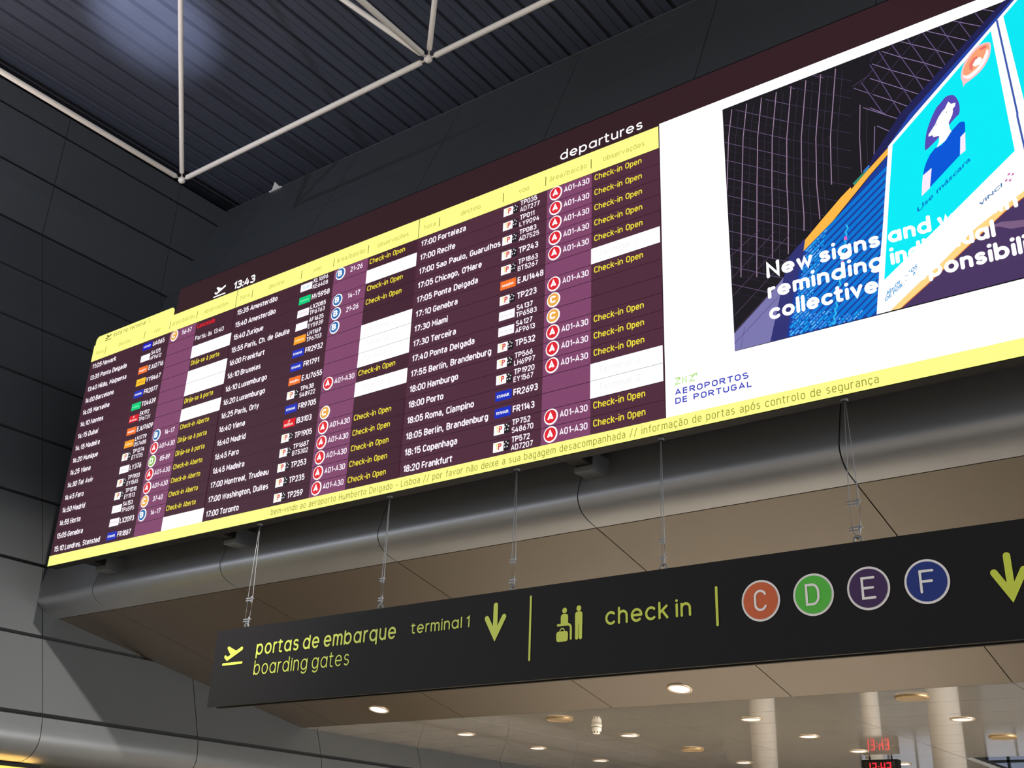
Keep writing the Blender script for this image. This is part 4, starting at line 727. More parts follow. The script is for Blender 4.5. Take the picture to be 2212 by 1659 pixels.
def bw(x, p):
    return W(x, p[0], p[1])


m_ = MB()
z = 4.918
while z < 16.0:
    z1 = min(z + JOINT, 16.2)
    r = [(back_y(z + .02), z + .02), (back_y(z1 - .02), z1 - .02)]
    x = -7.0 - 5 * PITCH
    while x < 9:
        xa = max(x, left_x(z1) - .15)
        if xa < x + PITCH - .02:
            strip(m_, r, xa + .008, x + PITCH - .008, bw, 0.08, 1)
        x += PITCH
    z += JOINT
m_.box(W(-22, back_y(16.2), 16.2), W(9.3, 21, 16.25))
structure(link('wall_back', m_.v, m_.f, M_PANEL, None, m_.i))
m_ = MB()
bull = [(10.895, 4.885), (10.83, 4.7), (10.765, 4.5), (10.72, 4.36), (10.702, 4.29), (10.705, 4.23), (10.735, 4.16), (10.79, 4.10), (10.88, 4.047), (10.99, 4.012), (11.13, 3.984)]


def smooth_prof(p, n=4):
    out = []
    for k in range(len(p) - 1):
        a, b, c, d = p[max(0, k - 1)], p[k], p[k + 1], p[min(len(p) - 1, k + 2)]
        for i in range(n):
            t = i / n
            out.append(tuple(0.5 * (2 * b[j] + (c[j] - a[j]) * t + (2 * a[j] - 5 * b[j] + 4 * c[j] - d[j]) * t * t + (3 * b[j] - a[j] - 3 * c[j] + d[j]) * t ** 3) for j in (0, 1)))
    return out + [p[-1]]


bull = smooth_prof(bull)
x = -7.0 - 4 * PITCH
while x < 9:
    xa = max(x, -18.55)
    if x < -17:
        xa = -18.9
    strip(m_, bull, xa + .008, x + PITCH - .008, bw, 0.06, -1)
    x += PITCH
o = link('trim_2', m_.v, m_.f, M_BULL, None, m_.i, True)
structure(o)
m_ = MB()
x = -7.0 - 4 * PITCH
while x < 9:
    xa = -18.9 if x < -17 else x
    strip(m_, [(11.146, 3.980), (16.87, 2.764)], xa + .008, x + PITCH - .008, bw, 0.06, -1)
    x += PITCH
structure(link('trim_3', m_.v, m_.f, M_SOFFIT, None, m_.i))
m_ = MB()
core = [(18.5, 16.1), (back_y(16.1) + .1, 16.1), (back_y(4.9) + .1, 4.9)] + offset_prof(bull, 0.05, -1)[2:-1] + [(11.16, 4.04), (16.9, 2.83)]
for k in range(len(core) - 1):
    m_.poly([bw(-22, core[k]), bw(-22, core[k + 1]), bw(9, core[k + 1]), bw(9, core[k])])
structure(m_.build('trim_4', M_GAP))

# glossy ceiling of the passage behind the portal
m_ = MB()
for i in range(-4, 5):
    x0 = -7.0 + i * PITCH
    x1 = x0 + PITCH
    yend = 33.0 if x1 < -6.9 else 26.1
    if i == -4:
        x0 = -18.75
    y = 16.885
    while y < yend - .1:
        y1 = min(y + 1.33, yend)
        m_.box(W(x0 + .009, y + .009, 2.764), W(x1 - .009, y1 - .009, 2.84))
        y = y1
structure(m_.build('ceiling_lower', M_GLOSS))
m_ = MB()
m_.box(W(-18.8, 16.9, 2.84), W(-7.0, 33.0, 2.9))
m_.box(W(-7.0, 16.9, 2.84), W(9, 26.1, 2.9))
structure(m_.build('trim_5', M_GAP))

# profiled roof deck
m_ = MB()
pr = []
x = -29.0
while x < 12:
    pr += [(x, 17.0), (x + .22, 17.0), (x + .235, 17.02), (x + .25, 17.0), (x + .40, 17.0), (x + .43, 17.09), (x + .50, 17.09)]
    x += .53
for k in range(len(pr) - 1):
    m_.poly([W(pr[k][0], -16, pr[k][1]), W(pr[k + 1][0], -16, pr[k + 1][1]), W(pr[k + 1][0], 21, pr[k + 1][1]), W(pr[k][0], 21, pr[k][1])])
structure(m_.build('ceiling', M_DECK))
m_ = MB()
m_.box(W(-29.2, -16, 15.5), W(-29, 21, 17.3))
m_.box(W(-29.2, 21, 15.5), W(12, 21.2, 17.3))
m_.box(W(-29, -16, 15.9), W(-21.72, 21, 16.0))
structure(m_.build('trim_6', surface('unlit_attic_lining', (40, 42, 46), 0.8)))

# floor of hall and passage
m_ = MB()
zf = -EYE / S
m_.box(W(-40, -45, zf - .2), W(40, 70, zf))
structure(m_.build('floor', M_FLOOR))

# far end of the passage: wall with tall daylight windows
m_ = MB()
m_.box(W(-30, 62, zf), W(30, 62.4, 9))
structure(m_.build('wall_far', surface('pale_plaster', (176, 170, 160), 0.6)))
for n_, x in enumerate((-22, -15.5, -2.5, 4)):
    m_ = MB()
    m_.box(W(x, 61.9, zf + .4), W(x + 4.6, 61.98, 4.6))
    w_ = structure(m_.build('window_%d' % (n_ + 1), glow((200, 208, 222), 0.55)))
    m_ = MB()
    for k in range(4):
        m_.box(W(x + k * 1.5, 61.78, zf + .4), W(x + k * 1.5 + .1, 61.9, 4.6))
    for k in range(4):
        m_.box(W(x, 61.78, zf + .4 + k * 2.2), W(x + 4.6, 61.9, zf + .5 + k * 2.2))
    m_.build('window_frame', M_BRACKET, w_)


for n_, x in enumerate((-15.5, -9.3, -3.1)):
    m_ = MB()
    m_.box(W(x, 61.9, 5.3), W(x + 5.2, 61.98, 8.2))
    w_ = structure(m_.build('window_%d' % (n_ + 5), glow((128, 136, 156), 0.75)))
    m_ = MB()
    for k in range(6):
        m_.box(W(x + k * 1.03, 61.7, 5.3), W(x + k * 1.03 + .12, 61.9, 8.2))
    for k in range(4):
        m_.box(W(x, 61.7, 5.3 + k * .95), W(x + 5.2, 61.9, 5.42 + k * .95))
    m_.build('window_frame', M_BRACKET, w_)

# round columns of the passage
for n_, (x, y, r_) in enumerate(((-13.8, 31.0, .36), (-10.8, 31.5, .24), (-8.9, 31.8, .42))):
    m_ = MB()
    m_.lathe(W(x, y, zf), [(r_ * S, 0), (r_ * S, (2.75 - zf) * S)], 28)
    structure(m_.build('pillar_%d' % (n_ + 1), surface('white_column_paint', (222, 218, 210), .4), None, None, True))


# ---------------------------------------------------------------- tubular space frame under the roof
BAY = 6.928
NX, NY, NZ = -17.872, 11.642, 13.5
frame = thing('space_frame', 'white tubular steel space frame with ball joints under the dark roof deck', 'roof truss', W(NX, NY, NZ))
FR = W(NX, NY, NZ)


def fnode(i, j, top=False):
    h = 0.475 * BAY
    return W(NX + BAY * i + (BAY / 2 if top else 0), NY - BAY * j - (BAY / 2 if top else 0), NZ + (h if top else 0))


def frame_bar(a, b, r=0.056 * S):
    d = (b - a).normalized()
    mb = MB()
    p0, p1 = a + d * (.15 * S), b - d * (.15 * S)
    mb.tube([a + d * (.06 * S), p0, p0 + d * .004, p0 + d * (.035 * S), p1 - d * (.035 * S), p1 - d * .004, p1, b - d * (.06 * S)],
            [r * .34, r * .34, r * .72, r, r, r * .72, r * .34, r * .34], 16)
    mb.build('tube', M_TUBE, frame, FR, True)


for i in range(4):
    for j in range(3):
        mb = MB()
        mb.ball(fnode(i, j), 0.08 * S)
        mb.build('ball_joint', M_TUBE, frame, FR, True)
        if i < 3:
            frame_bar(fnode(i, j), fnode(i + 1, j))
        if j < 2:
            frame_bar(fnode(i, j), fnode(i, j + 1))
for i in range(3):
    for j in range(2):
        mb = MB()
        mb.ball(fnode(i, j, True), 0.08 * S)
        mb.build('ball_joint', M_TUBE, frame, FR, True)
        for a, b in ((0, 0), (1, 0), (0, 1), (1, 1)):
            frame_bar(fnode(i, j, True), fnode(i + a, j + b), 0.051 * S)
        if i < 2:
            frame_bar(fnode(i, j, True), fnode(i + 1, j, True))
        if j < 1:
            frame_bar(fnode(i, j, True), fnode(i, j + 1, True))

# little steel cleat on top of the back wall
m_ = MB()
q = [W(-19.95, 15.66, 16.2), W(-19.55, 15.66, 16.2), W(-19.85, 15.66, 16.52)]
q2 = [p + Vector((0, .05, 0)) for p in q]
m_.raw(q + q2, [(0, 1, 2), (3, 5, 4), (0, 3, 4, 1), (1, 4, 5, 2), (2, 5, 3, 0)])
m_.box(W(-19.95, 15.60, 16.2), W(-19.5, 15.78, 16.23))
o = m_.build('roof_cleat', M_TUBE, None)
o['label'] = 'small triangular grey steel cleat on the top edge of the back wall'
o['category'] = 'bracket'


# ---------------------------------------------------------------- the LED board
BY = 10.0


def B(layer):
    """points on the screen face, a hair further out per layer"""
    return lambda x, z: W(x, BY - 0.006 * layer, z)


XL, XR = -17.13, 0.45
ZB, ZHB, ZHT, ZWT, ZTOP = 4.51, 8.30, 8.628, 8.655, 9.14
BOARD = W((XL + XR) / 2, BY + .14, ZB)
board = thing('led_board', 'long LED board of flight departures with a white advert at its right end', 'display board', BOARD)

# cabinet: stepped outline, extruded back
m_ = MB()
outline = [(XL, ZB), (XR, ZB), (XR, ZTOP), (-14.81, ZTOP), (-14.81, 8.80), (XL, 8.80)]
bigpoly(m_, lambda x, z: W(x, BY, z), outline)
bigpoly(m_, lambda x, z: W(x, BY + .17, z), outline)
for k in range(len(outline)):
    a, b = outline[k], outline[(k + 1) % len(outline)]
    m_.poly([W(a[0], BY, a[1]), W(b[0], BY, b[1]), W(b[0], BY + .17, b[1]), W(a[0], BY + .17, a[1])])
m_.build('cabinet', M_DARK, board, BOARD)
# dim top band of the screen
m_ = MB()
rect(m_, B(1), -14.79, ZHT - .02, XR, ZTOP - .02)
top_band = m_.build('top_band', glow((50, 28, 34)), board, BOARD)
m_ = MB()
stroke_text(m_, B(3), 'departures', -6.862, -5.614, 8.678, .112, .0215, up=1.44)
m_.build('title_text', glow((255, 252, 255), 1.1), top_band, BOARD)


def plane_sign(mb, fn, x, z, s, mi=0):
    """take-off pictogram, s = width; (x, z) left end of the runway line"""
    k = s / 345.0
    P = lambda a, b: (x + (a - .12 * (800 - b) - 342) * k, z + (800 - b - .137 * (a - 352)) * k * .68)
    ribbon(mb, fn, [P(352, 792), P(690, 746)], 30 * k, mi)
    ribbon(mb, fn, [P(428, 692), P(690, 500)], 46 * k, mi)
    bigpoly(mb, fn, [P(436, 520), P(440, 488), P(462, 480), P(600, 540), P(500, 640)], mi)
    ribbon(mb, fn, [P(452, 496), P(560, 560)], 40 * k, mi)
    bigpoly(mb, fn, [P(372, 660), P(388, 634), P(440, 650), P(500, 625), P(430, 705)], mi)
    ribbon(mb, fn, [P(392, 655), P(425, 690)], 40 * k, mi)


m_ = MB()
plane_sign(m_, B(3), -13.795, 8.657, .29)
m_.build('takeoff_pictogram', glow((255, 252, 255), 1.1), top_band, BOARD)
m_ = MB()
din_text(m_, B(3), '13:43', -13.31, 8.652, .150, .525, wt=.20, gap=.22)
m_.build('clock_text', glow((255, 252, 255), 1.1), top_band, BOARD)

# yellow header with the raised tab, and the ticker along the bottom
YEL = glow((255, 253, 142))
OLIVE = glow((190, 184, 70))
DKOLIVE = glow((120, 118, 40))
m_ = MB()
rect(m_, B(1.5), XL + .03, ZHB, -5.395, ZHT)
rounded(m_, B(2), -17.06, 8.5, -14.825, 8.79, .09, 0, '1100')
header = m_.build('header_band', YEL, board, BOARD)
m_ = MB()
plane_sign(m_, B(4), -16.76, 8.632, .18)
m_.build('tab_pictogram', DKOLIVE, header, BOARD)
m_ = MB()
din_text(m_, B(4), 'está no terminal 1', -16.52, 8.655, .085, 1.03, wt=.10)
m_.build('tab_text', DKOLIVE, header, BOARD)
for x0 in (-17.06, -13.17, -9.28):
    for body, a, b in (('hora', .095, .31), ('destino', .766, 1.11), ('voo', 1.76, 1.93), ('área/balcão', 2.26, 2.84), ('observações', 3.09, 3.69)):
        m_ = MB()
        din_text(m_, B(4), body, x0 + a, 8.400, .078, b - a, wt=.10)
        m_.build('column_title', OLIVE, header, BOARD)
    for x in (.377, 1.5, 2.197, 2.906):
        m_ = MB()
        rect(m_, B(4), x0 + x - .006, 8.364, x0 + x + .006, 8.506)
        m_.build('column_divider', DKOLIVE, header, BOARD)
for x in (-13.175, -9.285):
    m_ = MB()
    rect(m_, B(4), x - .006, ZHB, x + .006, ZHT)
    m_.build('column_divider', DKOLIVE, header, BOARD)
m_ = MB()
rect(m_, B(2), XL + .02, ZB + .005, XR - .02, 4.692)
ticker = m_.build('ticker_band', YEL, board, BOARD)
din_words('ticker_word', glow((150, 148, 52)), ticker, BOARD, B(3),
          'bem-vindo ao aeroporto Humberto Delgado - Lisboa // por favor não deixe a sua bagagem desacompanhada // informação de portas após controlo de segurança',
          -11.67, 4.556, .094, 8.64, wt=.095, gap=.30)

# flight rows
DK = glow((81, 44, 61))
DK2 = glow((67, 34, 49))
PURPLE = glow((130, 70, 108))
LINE = glow((48, 22, 36))
WHITE = glow((255, 253, 255), 1.05)
TXT = glow((255, 246, 255), 1.0)
YTXT = glow((244, 226, 62))
RED = glow((244, 24, 34))
FAINT = glow((236, 236, 240))
BADGES = {'A': (226, 38, 52), 'B': (44, 112, 176), 'C': (240, 172, 70), 'D': (136, 190, 72)}
PW = 'white'
OP, AB, DP = 'Check-in Open', 'Check-in Aberto', 'Dirija-se à porta'
T3 = [
    [('11:05', 'Newark', 'ua', 'UA065', '', 'C', '56-57', 'Cancelado'), ('13:35', 'Ponta Delgada', 'sata', 'S4125', 'AF9612', '', '', 'Partiu às 13:40'),
     ('13:40', 'Milão, Malpensa', 'ej', 'EJU2716', '', '', '', PW), ('14:00', 'Barcelona', 'vy', 'VY8467', '', '', '', DP),
     ('14:05', 'Marselha', 'fr', 'FR2077', '', '', '', PW), ('14:10', 'Nantes', 'to', 'TO4639', '', '', '', PW),
     ('14:15', 'Dubai', 'ek', 'EK192', 'TP6731', '', '', DP), ('14:15', 'Madeira', 'ej', 'EJU7609', '', '', '', PW),
     ('14:20', 'Munique', 'lh', 'LH1779', 'OS7488', 'B', '14-17', AB), ('14:25', 'Viena', 'tp', 'TP1274', 'ET1735', 'A', 'A01-A30', DP),
     ('14:30', 'Tel Aviv', 'ly', 'LY376', '', 'D', '85-89', DP), ('14:45', 'Faro', 'tp', 'TP1903', 'EY1565', 'A', 'A01-A30', AB),
     ('14:50', 'Madrid', 'tp', 'TP1018', 'EY1513', 'A', 'A01-A30', AB), ('14:55', 'Horta', 'sata', 'S4153', 'TP6595', 'C', '37-40', AB),
     ('15:05', 'Genebra', 'lx', 'LX2093', '', 'B', '14-17', AB), ('15:10', 'Londres, Stansted', 'fr', 'FR1887', '', '', '', PW)],
    [('15:35', 'Amesterdão', 'kl', 'KL1696', 'KE6408', 'B', '21-26', OP), ('15:40', 'Amesterdão', 'to', 'HV5958', '', '', '', PW),
     ('15:40', 'Zurique', 'lx', 'LX2085', 'TP6763', 'B', '14-17', OP), ('15:55', 'Paris, Ch. de Gaulle', 'af', 'AF1625', 'EY5939', 'B', '21-26', OP),
     ('16:00', 'Frankfurt', 'lh', 'LH1169', 'TP6703', 'B', '', ''), ('16:10', 'Bruxelas', 'fr', 'FR2932', '', '', '', PW + '2'),
     ('16:10', 'Luxemburgo', 'fr', 'FR1791', '', '', '', PW + '2'), ('16:20', 'Luxemburgo', 'ej', 'EJU7655', '', '', '', PW + '2'),
     ('16:25', 'Paris, Orly', 'tp', 'TP438', 'S48922', 'A', 'A01-A30', OP), ('16:40', 'Viena', 'fr', 'FR9705', '', '', '', PW + '2'),
     ('16:40', 'Madrid', 'ib', 'IB3103', '', 'C', '', ''), ('16:45', 'Faro', 'tp', 'TP1905', '', 'A', 'A01-A30', OP),
     ('16:45', 'Madeira', 'tp', 'TP1687', 'BT5302', 'A', 'A01-A30', OP), ('17:00', 'Montreal, Trudeau', 'tp', 'TP253', '', 'A', 'A01-A30', OP),
     ('17:00', 'Washington, Dulles', 'tp', 'TP235', '', 'A', 'A01-A30', OP), ('17:00', 'Toronto', 'tp', 'TP259', '', 'A', 'A01-A30', OP)],
    [('17:00', 'Fortaleza', 'tp', 'TP035', 'AD7277', 'A', 'A01-A30', OP), ('17:00', 'Recife', 'tp', 'TP011', 'LY9094', 'A', 'A01-A30', OP),
     ('17:00', 'Sao Paulo, Guarulhos', 'tp', 'TP083', 'AD7525', 'A', 'A01-A30', OP), ('17:05', "Chicago, O'Hare", 'tp', 'TP243', '', 'A', 'A01-A30', OP),
     ('17:05', 'Ponta Delgada', 'tp', 'TP1863', 'BT5267', 'A', 'A01-A30', OP), ('17:10', 'Genebra', 'ej', 'EJU1448', '', '', '', PW + '2'),
     ('17:30', 'Miami', 'tp', 'TP223', '', 'A', 'A01-A30', OP), ('17:30', 'Terceira', 'sata', 'S4137', 'TP6583', 'C', '', ''),
     ('17:40', 'Ponta Delgada', 'sata', 'S4127', 'AF9613', 'C', '', ''), ('17:55', 'Berlin, Brandenburg', 'tp', 'TP532', '', 'A', 'A01-A30', OP),
     ('18:00', 'Hamburgo', 'tp', 'TP566', 'LH6997', 'A', 'A01-A30', OP), ('18:00', 'Porto', 'tp', 'TP1920', 'EY1567', 'A', 'A01-A30', OP),
     ('18:05', 'Roma, Ciampino', 'fr', 'FR2693', '', '', '', PW + '2'), ('18:05', 'Berlin, Brandenburg', 'fr', 'FR1143', '', '', '', PW + '2'),
     ('18:15', 'Copenhaga', 'tp', 'TP752', 'S48670', 'A', 'A01-A30', OP), ('18:20', 'Frankfurt', 'tp', 'TP572', 'AD7207', 'A', 'A01-A30', OP)]]
# badge: ground colour, wordmark, wordmark colour
CARR = {'ua': ((20, 24, 205), 'UNITED', (235, 235, 255)), 'sata': ((255, 252, 255), '- - -', (205, 205, 212)), 'ej': ((250, 116, 42), 'easyJet', (255, 245, 240)),
        'vy': ((252, 200, 40), 'vueling', (225, 140, 40)), 'fr': ((26, 48, 190), 'RYANAIR', (255, 255, 255)), 'to': ((0, 206, 122), 'transavia', (120, 245, 190)),
        'ek': ((226, 24, 38), 'Emirates', (255, 220, 220)), 'lh': ((252, 160, 34), 'Lufthansa', (255, 235, 170)), 'ly': ((255, 252, 255), 'ELAL', (225, 225, 240)),
        'lx': ((255, 252, 255), 'SWISS', (240, 220, 226)), 'kl': ((255, 252, 255), 'KLM', (190, 225, 245)), 'af': ((255, 252, 255), '', (255, 255, 255)),
        'ib': ((226, 20, 34), 'IBERIA', (255, 225, 215))}
RH = (ZHB - 4.69) / 16
DX = 1.12
for c, x0 in enumerate((-17.06, -13.17, -9.28)):
    for r, (tm, dest, car, f1, f2, zone, ztxt, stat) in enumerate(T3[c]):
        zt = ZHB - r * RH
        zb = zt - RH
        zc = (zt + zb) / 2
        xr = x0 + 3.885 if c < 2 else -5.395
        xa = x0 - .04
        m_ = MB()
        rect(m_, B(1), xa, zb + .004, x0 + 2.215, zt - .004, 0)
        rect(m_, B(1), x0 + 2.215, zb + .004, x0 + 2.906, zt - .004, 1)
        rect(m_, B(1), x0 + 2.906, zb + .004, xr - .006, zt - .004, 0)
        rect(m_, B(1), xa, zb - .004, xr, zb + .004, 2)
        row = m_.build('flight_row', [DK if c == 2 else DK2, PURPLE, LINE], board, BOARD)
        m_ = MB()
        din_text(m_, B(3), tm, x0 + .055, zc - .059, .099, .28, wt=.185)
        m_.build('time_text', TXT, row, BOARD)
        m_ = MB()
        din_text(m_, B(3), dest, x0 + .37, zc - .059, .098, xs=DX, wt=.185)
        m_.build('destination_text', TXT, row, BOARD)
        m_ = MB()
        if f2:
            din_text(m_, B(3), f1, x0 + 1.79, zc + .012, .079, xs=1.1, wt=.175)
            din_text(m_, B(3), f2, x0 + 1.785, zc - .088, .076, xs=1.1, wt=.16)
        else:
            din_text(m_, B(3), f1, x0 + 1.79, zc - .047, .093, xs=1.06, wt=.18)
        m_.build('flight_number', TXT, row, BOARD)
        # carrier badge
        m_ = MB()
        bx, bz0, bz1 = x0 + 1.508, zc - .064, zc + .064
        if car == 'tp':
            rect(m_, B(2), bx, bz0, bx + .158, bz1, 0)
            rect(m_, B(2), bx + .158, bz0, bx + .25, bz1, 1)
            place_text(m_, B(3), 'T', bx + .035, zc - .035, .075, .05, bold=.03, mi=2)
            place_text(m_, B(3), 'P', bx + .08, zc - .038, .078, .052, bold=.03, mi=3)
            for k in range(5):
                a = math.radians(90 + 72 * k)
                ellipse(m_, B(3), bx + .2 + .03 * math.cos(a), zc + .008 + .036 * math.sin(a), .011, .011, 6, 4)
            m_.build('carrier_badge', [WHITE, glow((34, 28, 34)), glow((240, 236, 130)), glow((214, 62, 58)), glow((230, 228, 230))], row, BOARD)
        else:
            gcol, word, wcol = CARR[car]
            rect(m_, B(2), bx, bz0, bx + .25, bz1, 0)
            if word:
                place_text(m_, B(3), word, bx + .125, zc - .022 - (.02 if car in ('ek', 'ib') else 0), .036, .19 if len(word) > 4 else .13, bold=.03, align='C', mi=1)
            if car in ('ek', 'ib'):
                bigpoly(m_, B(3), [(bx + .1, zc + .005), (bx + .12, zc + .045), (bx + .145, zc + .05), (bx + .14, zc + .02)], 1)
            m_.build('carrier_badge', [glow(gcol), glow(wcol)], row, BOARD)
        # check-in zone
        if zone:
            m_ = MB()
            zx = x0 + 2.357
            ellipse(m_, B(2), zx, zc + .008, .1, .104, 32, 0)
            ellipse(m_, B(3), zx, zc + .008, .082, .086, 32, 1)
            din_text(m_, B(4), zone, zx, zc - .042, .1, .09, wt=.25, align='C', mi=0)
            m_.build('zone_badge', [WHITE, glow(BADGES[zone])], row, BOARD)
        if ztxt:
            m_ = MB()
            if len(ztxt) > 5:
                din_text(m_, B(3), ztxt, x0 + 2.487, zc - .034, .088, .39, wt=.16)
            else:
                din_text(m_, B(3), ztxt, x0 + 2.69, zc - .034, .088, .25, wt=.16, align='C')
            m_.build('zone_text', TXT, row, BOARD)
        if stat.startswith(PW):
            m_ = MB()
            rect(m_, B(2), x0 + 2.906, zb + .002, xr - .012, zt - .002)
            pnl = m_.build('status_panel', WHITE, row, BOARD)
            if stat.endswith('2'):
                m_ = MB()
                din_text(m_, B(3), 'Terminal 2', x0 + 3.03, zc - .035, .084, .55, wt=.09)
                o = m_.build('status_text', FAINT, row, BOARD)
        elif stat:
            m_ = MB()
            wd = {OP: .687, AB: .70, DP: .70, 'Cancelado': .45, 'Partiu às 13:40': .71}[stat]
            din_text(m_, B(3), stat, x0 + 2.955, zc - .026, .088, wd, wt=.15)
            m_.build('status_text', RED if stat == 'Cancelado' else (TXT if stat[0] == 'P' else YTXT), row, BOARD)

# advert at the right end
m_ = MB()
rect(m_, B(1.5), -5.385, 4.69, XR - .02, ZWT)
advert = m_.build('advert_screen', glow((255, 255, 255), 1.15), board, BOARD)
advert['label'] = 'white advert area with a photograph and lettering'
PXL, PXR, PZB, PZT = -4.527, -0.75, 5.285, 8.502
m_ = MB()
mats = [glow((26, 23, 30))]
rect(m_, B(2), PXL, PZB, PXR, PZT, 0)
cols = {}


def mat_index(c):
    if c not in cols:
        cols[c] = len(mats)
        mats.append(glow(tuple(c)))
    return cols[c]


def clip(pts, x0, x1, z0, z1):
    """Sutherland-Hodgman against the picture's rectangle"""
    for ax, lim, keep in ((0, x0, 1), (0, x1, -1), (1, z0, 1), (1, z1, -1)):
        out = []
        for k in range(len(pts)):
            a, b = pts[k - 1], pts[k]
            ia, ib = (a[ax] - lim) * keep >= 0, (b[ax] - lim) * keep >= 0
            if ia != ib:
                t = (lim - a[ax]) / (b[ax] - a[ax])
                out.append((a[0] + (b[0] - a[0]) * t, a[1] + (b[1] - a[1]) * t))
            if ib:
                out.append(b)
        pts = out
        if not pts:
            return []
    return pts


ROUND = ((255, 196, 200), (250, 164, 118), (88, 74, 180), (255, 250, 250))
for ly, c, pts in AD_POLYGONS:
    if c in ROUND:
        pts = smooth_prof([pts[-1]] + list(pts) + [pts[0], pts[1]], 4)[4:-5]
    q = clip(pts, PXL, PXR, PZB, PZT)
    if len(q) > 2:
        bigpoly(m_, B(2 + ly * .5), q, mat_index(c))
for ly, c, w, pts in AD_LINES:
    for a, b in zip(pts[:-1], pts[1:]):
        d = Vector((b[0] - a[0], b[1] - a[1]))
        if d.length < 1e-6:
            continue
        n_ = Vector((-d.y, d.x)).normalized() * w / 2
        q = clip([(a[0] + n_.x, a[1] + n_.y), (b[0] + n_.x, b[1] + n_.y), (b[0] - n_.x, b[1] - n_.y), (a[0] - n_.x, a[1] - n_.y)], PXL, PXR, PZB, PZT)
        if len(q) > 2:
            m_.poly([B(2 + ly * .5)(*p) for p in q], mat_index(c))
for ly, c, body, a, b, h in AD_TEXTS:
    v, f = flat_text(body, .02)
    x0, x1 = min(p[0] for p in v), max(p[0] for p in v)
    m_.raw([B(2 + ly * .5)(a[0] + (b[0] - a[0]) * (p[0] - x0) / (x1 - x0), a[1] + (b[1] - a[1]) * (p[0] - x0) / (x1 - x0) + p[1] * h) for p in v], f, mat_index(c))
m_.build('advert_picture', mats, advert, BOARD)
m_ = MB()
for body, zb, xe in (('New signs', 6.026, -2.849), ('reminding', 5.775, -2.835), ('collective', 5.518, -2.918)):
    stroke_text(m_, B(10), body, -4.093, xe, zb, .138, .040, .50, up=1.58)
for body, zb, xs_, xe in (('and warnin', 6.026, -2.768, -1.52), ('individual', 5.775, -2.768, -1.76), ('responsibili', 5.518, -2.80, -1.50)):
    stroke_text(m_, B(10), body, xs_, xe, zb, .138, .040, .50, up=1.58)
m_.build('headline_text', glow((255, 255, 255), 1.15), advert, BOARD)
m_ = MB()
for pts in LOGO_LINES:
    ribbon(m_, B(3), pts, .012, 0)
din_text(m_, B(3), 'AEROPORTOS', -5.262, 4.930, .074, .875, wt=.20, mi=1, gap=.34)
din_text(m_, B(3), 'DE PORTUGAL', -5.262, 4.825, .074, .91, wt=.20, mi=1, gap=.34)
m_.build('operator_logo', [glow((176, 226, 120)), glow((66, 72, 190))], advert, BOARD)
m_ = MB()
rect(m_, B(2), -5.397, 4.69, -5.385, ZHT + .02)
m_.build('screen_seam', glow((60, 30, 44)), board, BOARD)

# steel boxes that carry the board off the wall
for k, x in enumerate((-16.42, -13.2, -6.89)):
    where = ('under the far left end of the LED board', 'under the left third of the LED board', 'under the middle of the LED board')[k]
    base = W(x + .13, 10.6, 4.47)
    t = thing('board_bracket', 'dark grey steel box bracket ' + where, 'bracket', base, 'brackets under the LED board')
    m_ = MB()
    m_.box(W(x, 10.45, 4.465), W(x + .27, 10.82, 4.70))
    m_.build('arm', M_BRACKET, t, base)
    m_ = MB()
    m_.box(W(x + .02, 10.175, 4.53), W(x + .25, 10.45, 4.69))
    m_.build('hook_plate', M_DARK, t, base)


# ---------------------------------------------------------------- the hanging wayfinding sign
def Q(layer):
    return lambda x, z: W(x, 10.0 - .005 * layer, z)


SX0, SX1, SZ0, SZ1 = -12.48, -1.15, 1.987, 3.012
SIGN = W((SX0 + SX1) / 2, 10.06, SZ0)
sign = thing('hanging_sign', 'long black hanging sign to boarding gates and check in, with yellow green lettering', 'sign', SIGN)
m_ = MB()
m_.box(W(SX0, 10.0, SZ0), W(SX1, 10.045, SZ1))
m_.build('front_panel', M_SIGN, sign, SIGN)
m_ = MB()
m_.box(W(SX0 + .03, 10.135, SZ0), W(SX1 - .03, 10.18, SZ1 - .01))
m_.build('rear_panel', M_SIGN, sign, SIGN)
m_ = MB()
m_.box(W(SX0 + .12, 10.045, SZ0 + .05), W(SX1 - .12, 10.135, SZ1 - .03))
m_.build('inner_frame', M_DARK, sign, SIGN)
m_ = MB()
plane_sign(m_, Q(1), -12.275, 2.531, .39)
m_.build('takeoff_pictogram', M_LIME, sign, SIGN)
stroke_words('gates_word', M_LIME, sign, SIGN, Q(1), 'portas de embarque', -11.627, -9.135, 2.612, .150, .026, .46, 1.24)
stroke_words('gates_word', M_LIME, sign, SIGN, Q(1), 'boarding gates', -11.627, -9.884, 2.352, .142, .0165, .42, 1.40)
stroke_words('terminal_word', M_LIME, sign, SIGN, Q(1), 'terminal 1', -8.895, -8.006, 2.645, .108, .0185, .44, 1.28)


def down_arrow(x, zt, zb):
    mb = MB()
    w = .062
    ribbon(mb, Q(1), [(x, zt - w / 2), (x, zb + w / 2)], w)
    ribbon(mb, Q(1), [(x - .122, zb + .238), (x, zb + w / 2 - .004), (x + .122, zb + .238)], w)
    mb.poly([Q(1)(x - .03, zb + .02), Q(1)(x + .03, zb + .02), Q(1)(x + .03, zb + .09), Q(1)(x - .03, zb + .09)])
    mb.build('down_arrow', M_LIME, sign, SIGN)


